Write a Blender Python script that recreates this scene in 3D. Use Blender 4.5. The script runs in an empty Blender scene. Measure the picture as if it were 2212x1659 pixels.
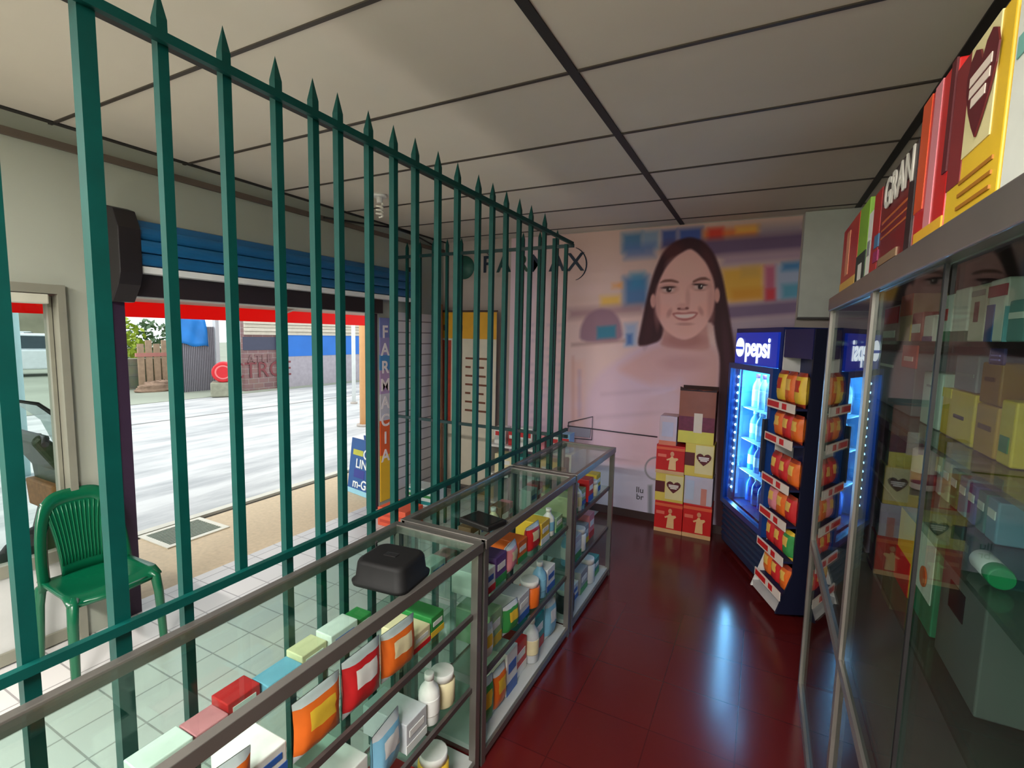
import bpy, bmesh, math, random
import numpy as np
from mathutils import Vector, Matrix
random.seed(7)
PI = math.pi
sc = bpy.context.scene
C = sc.collection
H = 1.65                                   # camera height

# ---------------------------------------------------------------- camera
YAW, PITCH, ROLL, F = 0.474122, 0.100165, 0.0218514, 1056.15
def basis():
    cy, sy, cp, sp = math.cos(YAW), math.sin(YAW), math.cos(PITCH), math.sin(PITCH)
    f = Vector((-sy*cp, cy*cp, -sp)); rt = Vector((cy, sy, 0)); up = rt.cross(f)
    c, s = math.cos(ROLL), math.sin(ROLL)
    return c*rt + s*up, -s*rt + c*up, f
RT, UP, FW = basis()
cam = bpy.data.cameras.new('camera'); co = bpy.data.objects.new('camera', cam); C.objects.link(co)
co.matrix_world = Matrix(((RT.x, UP.x, -FW.x, 0), (RT.y, UP.y, -FW.y, 0), (RT.z, UP.z, -FW.z, H), (0, 0, 0, 1)))
cam.sensor_width = 36; cam.sensor_fit = 'HORIZONTAL'; cam.lens = 36*F/2212; cam.clip_start = 0.02; cam.clip_end = 300
sc.camera = co

def ray(px, py):
    return RT*((px-1106)/F) + UP*(-(py-829.5)/F) + FW
def onX(px, py, X): d = ray(px, py); t = X/d.x; return Vector((X, d.y*t, H+d.z*t))
def onY(px, py, Y): d = ray(px, py); t = Y/d.y; return Vector((d.x*t, Y, H+d.z*t))
def onZ(px, py, Z): d = ray(px, py); t = (Z-H)/d.z; return Vector((d.x*t, d.y*t, Z))

# ---------------------------------------------------------------- materials
def lin(c):
    return tuple(((v/255)/12.92 if v/255 <= .04045 else ((v/255+.055)/1.055)**2.4) for v in c)
MATS = {}
def mat(c, rough=.5, metal=0., spec=.5, noise=.06, nscale=9., emit=0., key=None):
    k = key or (tuple(c), rough, metal, spec, noise, nscale, emit)
    if k in MATS: return MATS[k]
    m = bpy.data.materials.new('mat_%d' % len(MATS)); m.use_nodes = True
    nt = m.node_tree; b = nt.nodes['Principled BSDF']
    L = lin(c)
    b.inputs['Roughness'].default_value = rough; b.inputs['Metallic'].default_value = metal
    b.inputs['Specular IOR Level'].default_value = spec
    if noise > 0:
        tc = nt.nodes.new('ShaderNodeTexCoord'); n = nt.nodes.new('ShaderNodeTexNoise'); r = nt.nodes.new('ShaderNodeMix')
        r.data_type = 'RGBA'
        n.inputs['Scale'].default_value = nscale; n.inputs['Detail'].default_value = 4
        nt.links.new(tc.outputs['Object'], n.inputs['Vector'])
        nt.links.new(n.outputs['Fac'], r.inputs['Factor'])
        r.inputs[6].default_value = (*[v*(1-noise*2) for v in L], 1); r.inputs[7].default_value = (*[min(1, v*(1+noise*2)) for v in L], 1)
        nt.links.new(r.outputs[2], b.inputs['Base Color'])
    else:
        b.inputs['Base Color'].default_value = (*L, 1)
    if emit > 0:
        b.inputs['Emission Color'].default_value = (*L, 1); b.inputs['Emission Strength'].default_value = emit
    MATS[k] = m
    return m
def glass(tint=(235, 245, 240), f0=.045, gain=.75):
    k = ('glass', tint, f0, gain)
    if k in MATS: return MATS[k]
    m = bpy.data.materials.new('glass_%d' % len(MATS)); m.use_nodes = True
    nt = m.node_tree; nt.nodes.clear(); N = nt.nodes.new
    o = N('ShaderNodeOutputMaterial'); mx = N('ShaderNodeMixShader'); t = N('ShaderNodeBsdfTransparent'); g = N('ShaderNodeBsdfGlossy')
    t.inputs[0].default_value = (*lin(tint), 1); g.inputs['Roughness'].default_value = .01; g.inputs[0].default_value = (.95, .97, .97, 1)
    ge = N('ShaderNodeNewGeometry'); d = N('ShaderNodeVectorMath'); d.operation = 'DOT_PRODUCT'
    nt.links.new(ge.outputs['Incoming'], d.inputs[0]); nt.links.new(ge.outputs['Normal'], d.inputs[1])
    def M_(op, a, b=None):
        n = N('ShaderNodeMath'); n.operation = op
        if hasattr(a, 'links'): nt.links.new(a, n.inputs[0])
        else: n.inputs[0].default_value = a
        if b is not None:
            if hasattr(b, 'links'): nt.links.new(b, n.inputs[1])
            else: n.inputs[1].default_value = b
        return n.outputs[0]
    c = M_('ABSOLUTE', d.outputs['Value']); q = M_('SUBTRACT', 1., c); p = M_('POWER', q, 5.)
    f = M_('MULTIPLY', M_('ADD', M_('MULTIPLY', p, 1-f0), f0), gain)
    nt.links.new(f, mx.inputs[0]); nt.links.new(t.outputs[0], mx.inputs[1]); nt.links.new(g.outputs[0], mx.inputs[2])
    nt.links.new(mx.outputs[0], o.inputs[0]); MATS[k] = m
    return m
def tilemat(c1, c2, mortar, size, axes='XY', rough=.35, wide=1., msize=.012, bump=.15, offset=0., spec=.5, noise=.0):
    k = ('tile', c1, c2, mortar, size, axes, rough, wide)
    if k in MATS: return MATS[k]
    m = bpy.data.materials.new('tile_%d' % len(MATS)); m.use_nodes = True
    nt = m.node_tree; b = nt.nodes['Principled BSDF']; N = nt.nodes.new
    g = N('ShaderNodeNewGeometry'); s = N('ShaderNodeSeparateXYZ'); cb = N('ShaderNodeCombineXYZ'); br = N('ShaderNodeTexBrick')
    nt.links.new(g.outputs['Position'], s.inputs[0])
    nt.links.new(s.outputs[axes[0]], cb.inputs[0]); nt.links.new(s.outputs[axes[1]], cb.inputs[1])
    nt.links.new(cb.outputs[0], br.inputs['Vector'])
    br.offset = offset
    br.inputs['Color1'].default_value = (*lin(c1), 1); br.inputs['Color2'].default_value = (*lin(c2), 1); br.inputs['Mortar'].default_value = (*lin(mortar), 1)
    br.inputs['Scale'].default_value = 1.; br.inputs['Mortar Size'].default_value = msize*.5; br.inputs['Mortar Smooth'].default_value = .1
    br.inputs['Brick Width'].default_value = size*wide; br.inputs['Row Height'].default_value = size
    col = br.outputs['Color']
    if noise > 0:
        n = N('ShaderNodeTexNoise'); n.inputs['Scale'].default_value = 6; n.inputs['Detail'].default_value = 6
        nt.links.new(g.outputs['Position'], n.inputs['Vector'])
        mm = N('ShaderNodeMix'); mm.data_type = 'RGBA'; mm.blend_type = 'MULTIPLY'; mm.inputs['Factor'].default_value = noise
        nt.links.new(col, mm.inputs[6]); nt.links.new(n.outputs['Color'], mm.inputs[7]); col = mm.outputs[2]
    nt.links.new(col, b.inputs['Base Color']); b.inputs['Roughness'].default_value = rough; b.inputs['Specular IOR Level'].default_value = spec
    bp = N('ShaderNodeBump'); bp.inputs['Strength'].default_value = bump; bp.inputs['Distance'].default_value = .01; bp.invert = True
    nt.links.new(br.outputs['Fac'], bp.inputs['Height']); nt.links.new(bp.outputs[0], b.inputs['Normal'])
    MATS[k] = m
    return m
def vcmat(rough=.6, spec=.3):
    k = ('vc', rough)
    if k in MATS: return MATS[k]
    m = bpy.data.materials.new('print'); m.use_nodes = True
    nt = m.node_tree; b = nt.nodes['Principled BSDF']; a = nt.nodes.new('ShaderNodeVertexColor'); a.layer_name = 'print'
    nt.links.new(a.outputs[0], b.inputs['Base Color']); b.inputs['Roughness'].default_value = rough; b.inputs['Specular IOR Level'].default_value = spec
    MATS[k] = m
    return m

# ---------------------------------------------------------------- mesh helpers
class MB:
    def __init__(s): s.bm = bmesh.new(); s.mi = 0
    def _v(s, vs): return [s.bm.verts.new(v) for v in vs]
    def faces(s, vs, fs):
        V = s._v(vs)
        for f in fs:
            try:
                q = s.bm.faces.new([V[i] for i in f]); q.material_index = s.mi
            except ValueError: pass
        return s
    def box(s, a, b, M=None):
        (x0, y0, z0), (x1, y1, z1) = a, b
        vs = [Vector(v) for v in ((x0,y0,z0),(x1,y0,z0),(x1,y1,z0),(x0,y1,z0),(x0,y0,z1),(x1,y0,z1),(x1,y1,z1),(x0,y1,z1))]
        if M: vs = [M @ v for v in vs]
        return s.faces(vs, [(0,3,2,1),(4,5,6,7),(0,1,5,4),(1,2,6,5),(2,3,7,6),(3,0,4,7)])
    def rbox(s, a, b, r=.006, M=None):            # box with chamfered edges
        t = bmesh.new(); o = s.bm; s.bm = t; s.box(a, b, M); s.bm = o
        bmesh.ops.bevel(t, geom=t.edges[:], offset=r, segments=2, affect='EDGES', profile=.5)
        for f in t.faces: f.material_index = s.mi
        me = bpy.data.meshes.new('t'); t.to_mesh(me); t.free(); s.bm.from_mesh(me); bpy.data.meshes.remove(me)
        return s
    def tube(s, pts, r, n=10, caps=True):
        pts = [Vector(p) for p in pts]; rs = r if isinstance(r, (list, tuple)) else [r]*len(pts)
        rings = []; pu = None
        for i, p in enumerate(pts):
            d = (pts[min(i+1, len(pts)-1)] - pts[max(i-1, 0)]).normalized()
            if pu is None: u = d.orthogonal().normalized()
            else:
                u = pu - d*pu.dot(d); u = u.normalized() if u.length > 1e-6 else d.orthogonal().normalized()
            pu = u; v = d.cross(u)
            rings.append(s._v([p + (u*math.cos(2*PI*k/n) + v*math.sin(2*PI*k/n))*rs[i] for k in range(n)]))
        for a, b in zip(rings, rings[1:]):
            for k in range(n):
                f = s.bm.faces.new((a[k], a[(k+1)%n], b[(k+1)%n], b[k])); f.smooth = True; f.material_index = s.mi
        if caps:
            for q in (list(reversed(rings[0])), rings[-1]):
                try: s.bm.faces.new(q).material_index = s.mi
                except ValueError: pass
        return s
    def lathe(s, prof, c=(0,0,0), n=20, sx=1, sy=1, M=None):
        rings = []
        for r, z in prof:
            vs = [Vector((c[0]+sx*r*math.cos(2*PI*k/n), c[1]+sy*r*math.sin(2*PI*k/n), c[2]+z)) for k in range(n)]
            if M: vs = [M @ v for v in vs]
            rings.append(s._v(vs))
        for a, b in zip(rings, rings[1:]):
            for k in range(n):
                f = s.bm.faces.new((a[k], a[(k+1)%n], b[(k+1)%n], b[k])); f.smooth = True; f.material_index = s.mi
        for q in (list(reversed(rings[0])), rings[-1]):
            try: s.bm.faces.new(q).material_index = s.mi
            except ValueError: pass
        return s
    def prism(s, poly, ax, t0, t1, M=None):
        # poly: list of 2D points; ax: axis of extrusion ('X': pts are (y,z); 'Y': (x,z); 'Z': (x,y))
        def p3(p, t):
            v = {'X': (t, p[0], p[1]), 'Y': (p[0], t, p[1]), 'Z': (p[0], p[1], t)}[ax]
            return M @ Vector(v) if M else Vector(v)
        n = len(poly); vs = [p3(p, t0) for p in poly] + [p3(p, t1) for p in poly]
        fs = [tuple(range(n)), tuple(range(2*n-1, n-1, -1))] + [(i, (i+1) % n + 0, (i+1) % n + n, i+n) for i in range(n)]
        return s.faces(vs, fs)
    def sphere(s, c, r, n=12, m=8, sz=1):
        return s.lathe([(max(1e-4, r*math.sin(PI*i/m)), -r*sz*math.cos(PI*i/m)) for i in range(m+1)], c, n)
    def build(s, name, m, parent=None, smooth=False, bevel=0, sub=0):
        bmesh.ops.recalc_face_normals(s.bm, faces=s.bm.faces[:])
        me = bpy.data.meshes.new(name); s.bm.to_mesh(me); s.bm.free()
        for q in (m if isinstance(m, (list, tuple)) else [m]): me.materials.append(q)
        o = bpy.data.objects.new(name, me); C.objects.link(o)
        if parent: o.parent = parent
        if smooth:
            for f in me.polygons: f.use_smooth = True
        if bevel:
            b = o.modifiers.new('bevel', 'BEVEL'); b.width = bevel; b.segments = 2; b.limit_method = 'ANGLE'
        if sub:
            b = o.modifiers.new('sub', 'SUBSURF'); b.levels = sub; b.render_levels = sub
        return o
def thing(name, label, cat, loc=(0,0,0), rz=0, group=None):
    o = bpy.data.objects.new(name, None); C.objects.link(o); o.location = loc; o.rotation_euler = (0, 0, rz)
    o.empty_display_size = .1
    return tag(o, label, cat, group)
def tag(o, label, cat, group=None):
    o['label'] = label; o['category'] = cat
    if group: o['group'] = group
    return o
def struct(o): o['kind'] = 'structure'; return o
def text(name, s, size, M, m, parent=None, ext=.0015, bold=0., sx=1.):
    cu = bpy.data.curves.new(name, 'FONT'); cu.body = s; cu.size = size; cu.extrude = ext; cu.align_x = 'CENTER'; cu.align_y = 'CENTER'; cu.offset = bold
    t = bpy.data.objects.new('tmp', cu); C.objects.link(t)
    dg = bpy.context.evaluated_depsgraph_get(); me = bpy.data.meshes.new_from_object(t.evaluated_get(dg)); bpy.data.objects.remove(t)
    me.transform(M @ Matrix.Diagonal((sx, 1, 1, 1))); me.materials.clear(); me.materials.append(m); me.name = name
    o = bpy.data.objects.new(name, me); C.objects.link(o)
    if parent: o.parent = parent
    return o
def frame(origin, xdir, up):                        # matrix whose x = reading direction, y = up, z = out of the face
    x = Vector(xdir).normalized(); y = Vector(up).normalized(); z = x.cross(y); o = Vector(origin)
    return Matrix(((x.x, y.x, z.x, o.x), (x.y, y.y, z.y, o.y), (x.z, y.z, z.z, o.z), (0, 0, 0, 1)))
ORD = ['first','second','third','fourth','fifth','sixth','seventh','eighth','ninth','tenth','eleventh','twelfth','thirteenth','fourteenth','fifteenth','sixteenth','seventeenth','eighteenth','nineteenth','twentieth']

# ---------------------------------------------------------------- palette
TEAL = mat((0, 62, 57), .5, spec=.22, noise=.12, nscale=14)
ALU = mat((132, 127, 122), .36, .7, noise=.05)
ALUD = mat((98, 92, 90), .4, .6, noise=.05)
GLASS = glass((244, 249, 247)); GLASST = glass((236, 246, 242), .05)
BLACK = mat((20, 18, 20), .45, noise=.1); DARK = mat((38, 34, 38), .6)
WHITE = mat((226, 224, 220), .5, noise=.03); PAPER = mat((235, 232, 225), .7, noise=.02)
NAVY = mat((16, 26, 84), .35, noise=.05); RED = mat((206, 28, 30), .45, noise=.05); YEL = mat((236, 196, 40), .5, noise=.05)
MAROON = mat((92, 22, 30), .5); ORANGE = mat((226, 96, 24), .45, noise=.12); GREENP = mat((30, 120, 70), .4)

# ---------------------------------------------------------------- the room
XW, YB, XR, YF, ZC = -3.12, 4.41, .74, -1.7, 2.61
WALLM = mat((164, 167, 154), .7, noise=.05, nscale=1.6)
FLOORR = tilemat((86, 22, 22), (82, 20, 21), (66, 16, 18), .33, rough=.2, msize=.005, bump=.06, spec=.5)
FLOORW = tilemat((206, 202, 200), (198, 196, 196), (150, 146, 146), .2, rough=.3, msize=.008)
struct(MB().box((-1.30, YF, -.1), (XR+.1, YB+.1, 0)).build('floor', FLOORR))
struct(MB().box((XW-.15, YF, -.1), (-1.30, YB+.1, 0)).build('floor_tiles', FLOORW))
# left wall with the door hole (y .22-1.13) and the shutter opening (y 1.37-3.40)
w = MB(); X0, X1 = XW-.15, XW
DZ, OZ = 1.845, 1.815
w.box((X0, YF, 0), (X1, .22, ZC)).box((X0, .22, DZ), (X1, 1.165, ZC)).box((X0, 1.165, 0), (X1, 1.37, ZC))
w.box((X0, 1.37, OZ), (X1, 3.40, ZC)).box((X0, 3.40, 0), (X1, YB, ZC))
struct(w.build('wall_left', WALLM))
struct(MB().box((XW-.15, YB, 0), (XR+.15, YB+.12, ZC)).build('wall_back', mat((186, 172, 166), .7, noise=.03, nscale=2)))
struct(MB().box((XR, YF, 0), (XR+.15, YB, ZC)).build('wall_right', WALLM))
struct(MB().box((XW-.15, YF-.12, 0), (XR+.15, YF, ZC)).build('wall_front', WALLM))
CEILM = mat((208, 199, 184), .75, noise=.07, nscale=1.3)
struct(MB().box((XW-.15, YF-.12, ZC), (XR+.15, YB+.12, ZC+.1)).build('ceiling', CEILM))
g = MB()
for x in (-3.08, -1.895, -.685, .525): g.box((x-.018, YF, ZC-.006), (x+.018, YB, ZC+.002))
struct(g.build('trim_1', mat((34, 30, 28), .6)))
g = MB()
y = 4.21
while y > YF: g.box((XW, y-.008, ZC-.005), (XR, y+.008, ZC+.002)); y -= .61
struct(g.build('trim_2', mat((62, 54, 48), .6)))
# white grooved cladding of the left wall beyond the opening
struct(MB().box((XW, 3.56, 0), (XW+.012, YB, 1.84)).build('trim_3', tilemat((214, 212, 216), (206, 204, 210), (130, 126, 132), .11, 'YZ', .4, wide=3.5, msize=.012, bump=.4)))
struct(MB().box((-2.3, YB-.016, 0), (-.2, YB, .07)).build('baseboard_back', mat((60, 40, 40), .5)))
struct(MB().box((XW, YF, 2.50), (XW+.02, YB, 2.535)).build('trim_4', mat((96, 84, 74), .6)))

# ---------------------------------------------------------------- glass door in the left wall
d = bpy.data.objects.new('door_1', None); C.objects.link(d); struct(d); d.location = (XW, .68, 0)
fr = mat((142, 140, 126), .45, .3)
b = MB()
for y0, y1 in ((.22, .28), (1.132, 1.164)): b.box((-.13, y0-.68, 0), (.03, y1-.68, DZ))
b.box((-.13, .28-.68, DZ-.045), (.03, 1.132-.68, DZ-.001))
b.build('door_frame', fr, d)
b = MB()
for y0, y1 in ((.285, .33), (1.112, 1.128)): b.box((-.08, y0-.68, .01), (-.03, y1-.68, DZ-.055))
b.box((-.08, .33-.68, DZ-.09), (-.03, 1.112-.68, DZ-.05)).box((-.08, .33-.68, .44), (-.03, 1.112-.68, .50)).box((-.08, .33-.68, .01), (-.03, 1.112-.68, .07))
b.build('door_leaf', fr, d)
MB().box((-.058, .33-.68, .50), (-.052, 1.112-.68, DZ-.09)).build('door_pane', GLASS, d)
MB().box((-.065, .33-.68, .07), (-.045, 1.112-.68, .44)).build('kick_panel', mat((196, 196, 194), .5), d)
o = MB().rbox((-.03, .94-.68, 1.75), (.03, 1.10-.68, 1.797), .006).build('door_closer', mat((190, 188, 172), .4), d)
MB().box((-.028, .5-.68, 1.775), (-.012, .94-.68, 1.785)).build('closer_arm', mat((120, 116, 108), .4, .5), d)

# ---------------------------------------------------------------- roller shutter above the opening
t = thing('roller_shutter', 'rolled-up blue slatted roller shutter in its black brackets above the street opening', 'shutter', (XW, 2.42, 1.8))
def loc(p, q=t): return Vector(p) - q.location
b = MB(); BLUES = mat((20, 92, 142), .4, noise=.08)
zs = [1.975, 2.043, 2.111, 2.179]
for i, z in enumerate(zs[:-1]):                       # three bulging slats on the front of the roll, then the top
    pts = []
    xo = (-2.985, -2.975, -2.99)[i]
    for k in range(7):
        a = -PI/2 + PI*k/6; pts.append((xo + .012*math.cos(a), z+.035 + .032*math.sin(a)))
    pts += [(-3.10, z+.067), (-3.10, z+.003)]
    b.prism([(p[0]-XW, p[1]-1.8) for p in pts], 'Y', 1.45-2.42, 3.78-2.42)
b.prism([(-2.99-XW, .375), (-3.02-XW, .415), (-3.08-XW, .43), (-3.10-XW, .375)], 'Y', 1.45-2.42, 3.78-2.42)
b.build('slat_roll', BLUES, t)
MB().box((.05, 1.45-2.42, .138), (.142, 3.72-2.42, .172)).build('bottom_bar', mat((232, 234, 236), .4), t)
b = MB(); b.box((.002, 1.39-2.42, .016), (.06, 3.40-2.42, .136)); b.build('lintel_shade', mat((34, 24, 30), .6), t)  # dark slab standing in for the shade under the bottom bar
for y0, y1 in ((1.345, 1.45), (3.78, 3.82)):
    b = MB(); b.prism([(.002, -.02), (.06, -.02), (.13, .07), (.155, .13), (.155, .36), (.11, .455), (.04, .475), (.002, .455)], 'Y', y0-2.42, y1-2.42); b.build('bracket', mat((24, 18, 22), .5), t, bevel=.004)
for y0, y1 in ((1.372, 1.43), (3.34, 3.398)):
    b = MB(); b.box((-.10, y0-2.42, -1.8), (-.004, y1-2.42, .012)); b.build('guide_rail', mat((58, 40, 62), .45, .2), t)

# ---------------------------------------------------------------- security fence along the counter
XFN = -1.30
ys = [.07, .23, .388, .548, .696, .849, 1.002, 1.133, 1.233, 1.374, 1.506, 1.636, 1.792, 1.943, 2.127, 2.269, 2.42, 2.581, 2.739, 2.944, 3.117, 3.334]
t = thing('security_fence', 'tall teal spear-topped metal fence running behind the glass counters', 'fence', (XFN, 1.7, 0))
for i, y in enumerate(ys):
    r = .016 if i == 3 else (.0135 if i < 3 else .0118); b = MB(); yy = y-1.7
    top = 2.362 if i < len(ys)-2 else 2.30
    bot = 0. if abs(y-.849) > .001 else .955
    b.box((-r, yy-r, bot), (r, yy+r, top))
    if i < len(ys)-2: b.faces([(-r, yy-r, top), (r, yy-r, top), (r, yy+r, top), (-r, yy+r, top), (0, yy, top+.068)], [(0,1,4),(1,2,4),(2,3,4),(3,0,4)])
    b.build('bar', TEAL, t)
for z in (.957, 2.312): MB().box((.0162, .0-1.7, z-.011), (.034, 3.392-1.7, z+.011)).build('rail', TEAL, t)
t = thing('return_fence', 'dark teal spear-topped fence section closing the far end toward the street wall', 'fence', (-2.1, 3.4, 0))
x = -1.41
while x > -2.95:
    b = MB(); r = .0105; xx = x+2.1; b.box((xx-r, -r+.03, 0), (xx+r, r+.03, 2.38)); b.faces([(xx-r, .03-r, 2.38), (xx+r, .03-r, 2.38), (xx+r, .03+r, 2.38), (xx-r, .03+r, 2.38), (xx, .03, 2.43)], [(0,1,4),(1,2,4),(2,3,4),(3,0,4)])
    b.build('bar', TEAL, t); x -= .14
for z in (.90, 2.30): MB().box((-2.93+2.1, -.004, z-.012), (-1.27+2.1, .016, z+.012)).build('rail', mat((10, 48, 50), .4), t)

# ---------------------------------------------------------------- glass counters
CX0, CX1, CZ = -1.25, -.86, .90
def counter(y0, y1, label):
    cy = (y0+y1)/2; t = thing('glass_counter', label, 'display counter', ((CX0+CX1)/2, cy, 0))
    hx, hy = (CX1-CX0)/2, (y1-y0)/2; p = .028
    for sx in (-1, 1):
        for sy in (-1, 1):
            MB().box((sx*hx - (p if sx > 0 else 0), sy*hy - (p if sy > 0 else 0), 0), (sx*hx + (p if sx < 0 else 0), sy*hy + (p if sy < 0 else 0), CZ-.032)).build('post', ALU, t)
    b = MB()
    for sx in (-1, 1): b.box((sx*hx-.018 if sx > 0 else -hx-.006, -hy, CZ-.032), (hx+.006 if sx > 0 else -hx+.018, hy, CZ+.004))
    for sy in (-1, 1): b.box((-hx, sy*hy - (.03 if sy > 0 else 0), CZ-.03), (hx, sy*hy + (.03 if sy < 0 else 0), CZ+.003))
    b.build('top_frame', ALU, t, bevel=.002)
    MB().box((-hx+.02, -hy+.031, CZ-.008), (hx-.02, hy-.031, CZ-.002)).build('glass_top', GLASST, t)
    MB().box((-hx+.004, -hy+p, .06), (-hx+.009, hy-p, CZ-.034)).build('front_pane', GLASS, t)
    for sy in (-1, 1): MB().box((-hx+p, sy*(hy-.008)-.0025, .06), (hx-p, sy*(hy-.008)+.0025, CZ-.034)).build('end_pane', GLASS, t)
    for z in (.345, .63):
        MB().box((-hx+.012, -hy+.014, z-.008), (hx-.03, hy-.014, z)).build('glass_shelf', glass((226, 240, 234), .05), t)
        MB().box((hx-.03, -hy+p, z-.016), (hx-.018, hy-p, z+.004)).build('shelf_edge', ALUD, t)
    MB().box((-hx+.012, -hy+.014, .03), (hx-.012, hy-.014, .055)).build('bottom_panel', mat((176, 178, 176), .5), t)
    b = MB()
    b.box((hx-.022, -hy+p, .02), (hx-.001, hy-p, .05)); b.box((-hx+.001, -hy+p, .02), (-hx+.02, hy-p, .05)); b.build('bottom_rail', ALU, t)
    return t
counter(-.35, 1.47, 'near aluminium-framed glass counter with the black box on its top')
counter(1.49, 2.44, 'middle aluminium-framed glass counter with the black tablet on its top')
counter(2.46, 3.24, 'far aluminium-framed glass counter nearest the mural wall')

# ---------------------------------------------------------------- small goods
def ext_bottle(name, label, x, y, z, h, r, cbody, ccap, clabel, group=None, tr=False, rz=0, cat='bottle'):
    t = thing(name, label, cat, (x, y, z), rz, group)
    MB().lathe([(r*.9, 0), (r, h*.03), (r, h*.6), (r*.85, h*.7), (r*.42, h*.82), (r*.38, h*.9)], n=14).build('body', cbody, t)
    MB().lathe([(r*.46, h*.88), (r*.46, h), (r*.4, h*1.005)], n=12).build('cap', ccap, t)
    MB().lathe([(r*1.01, h*.2), (r*1.02, h*.22), (r*1.02, h*.52), (r*1.01, h*.54)], n=14).build('paper_label', clabel, t)
    return t
def carton(name, label, lo, hi, base, bands=(), cat='box', group=None, rz=0, r=.003):
    """bands: (face, u0, v0, u1, v1, material, part name); face in '-X','-Y','+X'; u, v are fractions of that face (u reads left to right)"""
    lo, hi = Vector(lo), Vector(hi); c = Vector(((lo.x+hi.x)/2, (lo.y+hi.y)/2, lo.z)); s = hi-lo
    t = thing(name, label, cat, c, rz, group)
    MB().rbox((-s.x/2, -s.y/2, 0), (s.x/2, s.y/2, s.z), r).build('carton', base, t)
    e = .0012
    for bd in bands:
        f, u0, v0, u1, v1, m, pn = bd[:7]; e += .0003
        if f == '-X': MB().box((-s.x/2-e, s.y/2-u1*s.y, v0*s.z), (-s.x/2+.001, s.y/2-u0*s.y, v1*s.z)).build(pn, m, t)
        elif f == '-Y': MB().box((-s.x/2+u0*s.x, -s.y/2-e, v0*s.z), (-s.x/2+u1*s.x, -s.y/2+.001, v1*s.z)).build(pn, m, t)
        elif f == '+X': MB().box((s.x/2-.001, -s.y/2+u0*s.y, v0*s.z), (s.x/2+e, -s.y/2+u1*s.y, v1*s.z)).build(pn, m, t)
    t['sx'], t['sy'], t['sz'] = s.x, s.y, s.z
    return t
def pouch_mesh(w, h, d, n=9, rnd=0):
    b = MB(); R = random.Random(rnd)
    for sgn in (1, -1):
        V = []
        for j in range(n+1):
            for i in range(n+1):
                u, v = i/n*2-1, j/n*2-1
                k = max(0, (1-u**4))*max(0, (1-abs(v)**3))
                cr = 1 + .10*R.uniform(-1, 1)
                V.append(b.bm.verts.new((u*w/2*(1-.06*(1-abs(v))), sgn*(d/2*k**.7*cr + .001), (v+1)*h/2)))
        for j in range(n):
            for i in range(n):
                a = j*(n+1)+i; f = b.bm.faces.new((V[a], V[a+1], V[a+n+2], V[a+n+1])); f.smooth = True
                u, v = (i+.5)/n*2-1, (j+.5)/n*2-1
                f.material_index = 1 if (abs(v) > .78) else (2 if (abs(u) < .62 and -.15 < v < .5) else 0)
    return b
def pouch(name, label, loc, rz, w, h, d, m0, m1, m2, group=None, seed=0, tilt=0, cat='snack bag'):
    b = pouch_mesh(w, h, d, rnd=seed); o = b.build(name, [m0, m1, m2]); o.location = loc; o.rotation_euler = (tilt, 0, rz)
    return tag(o, label, cat, group)

COL = {'white': (225, 225, 222), 'red': (196, 36, 40), 'orange': (222, 104, 34), 'yellow': (226, 186, 58), 'green': (52, 138, 70), 'pale green': (150, 184, 138),
       'blue': (48, 92, 170), 'light blue': (120, 176, 206), 'pink': (214, 130, 140), 'purple': (96, 66, 130), 'grey': (150, 152, 156), 'silver': (196, 200, 204), 'black': (26, 26, 30), 'teal': (40, 140, 140), 'brown': (120, 84, 56), 'cream': (222, 210, 170)}
CM = {k: mat(v, .42, noise=.06, nscale=30) for k, v in COL.items()}
SHN = {.63: 'top', .345: 'middle', .055: 'bottom'}
R2 = random.Random(21)
def fill(cn, y0, y1, z, plan, back=False):
    """plan: list of (kind, colour, width along y, height)"""
    y = y0; n = {}
    for kind, col, wd, h in plan:
        if y+wd > y1: break
        nm = {'box': 'medicine_box', 'bottle': 'medicine_bottle', 'pack': 'sachet_pack', 'jar': 'jar'}[kind]; n[0] = n.get(0, -1)+1
        lab = '%s %s, %s from the near end, %s shelf of %s counter' % (col, nm.replace('_', ' '), ORD[n[0]], SHN[z], cn)
        if back: lab = lab.replace(' from the near end,', ' along the customer side,')
        gp = 'goods in the %s counter' % cn; xo = -.235 if back else 0.
        if kind == 'box':
            dp = .07 if back else R2.uniform(.12, .2); c2 = R2.choice([k for k in ('white', 'red', 'blue', 'green', 'yellow') if k != col])
            x1 = -.90 - R2.uniform(0, .03) + xo
            carton(nm, lab, (x1-dp, y, z+.0005), (x1, y+wd-.008, z+h), CM[col], [('+X', .0, .0, 1., .28, CM[c2], 'colour_band'), ('+X', .15, .5, .85, .72, CM['white' if col != 'white' else 'blue'], 'title_strip')], 'medicine box', gp)
        elif kind == 'bottle':
            ext_bottle(nm, lab, -.93+xo, y+wd/2, z+.0005, h, wd*.45, CM[col], CM['white'], CM[R2.choice(['white', 'cream', 'light blue'])], gp)
        elif kind == 'jar':
            t = thing(nm, lab, 'jar', (-.94+xo, y+wd/2, z+.0005), 0, gp); r = wd*.46
            MB().lathe([(r*.92, 0), (r, h*.05), (r, h*.72), (r*.8, h*.78)], n=16).build('body', CM[col], t)
            MB().lathe([(r*.9, h*.78), (r*.9, h*.99), (r*.84, h)], n=16).build('lid', CM['white'], t)
        else:
            pouch(nm, lab, (-.925+xo, y+wd/2, z+.0005), PI/2+R2.uniform(-.15, .15), wd*.95, h, .05, CM[col], CM['silver'], CM[R2.choice(['white', 'yellow', 'red', 'cream'])], gp, R2.randint(0, 99), cat='sachet pack')
        y += wd
def rplan(n, cols, kinds, hs):
    return [(R2.choice(kinds), R2.choice(cols), R2.uniform(.075, .13), R2.uniform(*hs)) for _ in range(n)]
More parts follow.
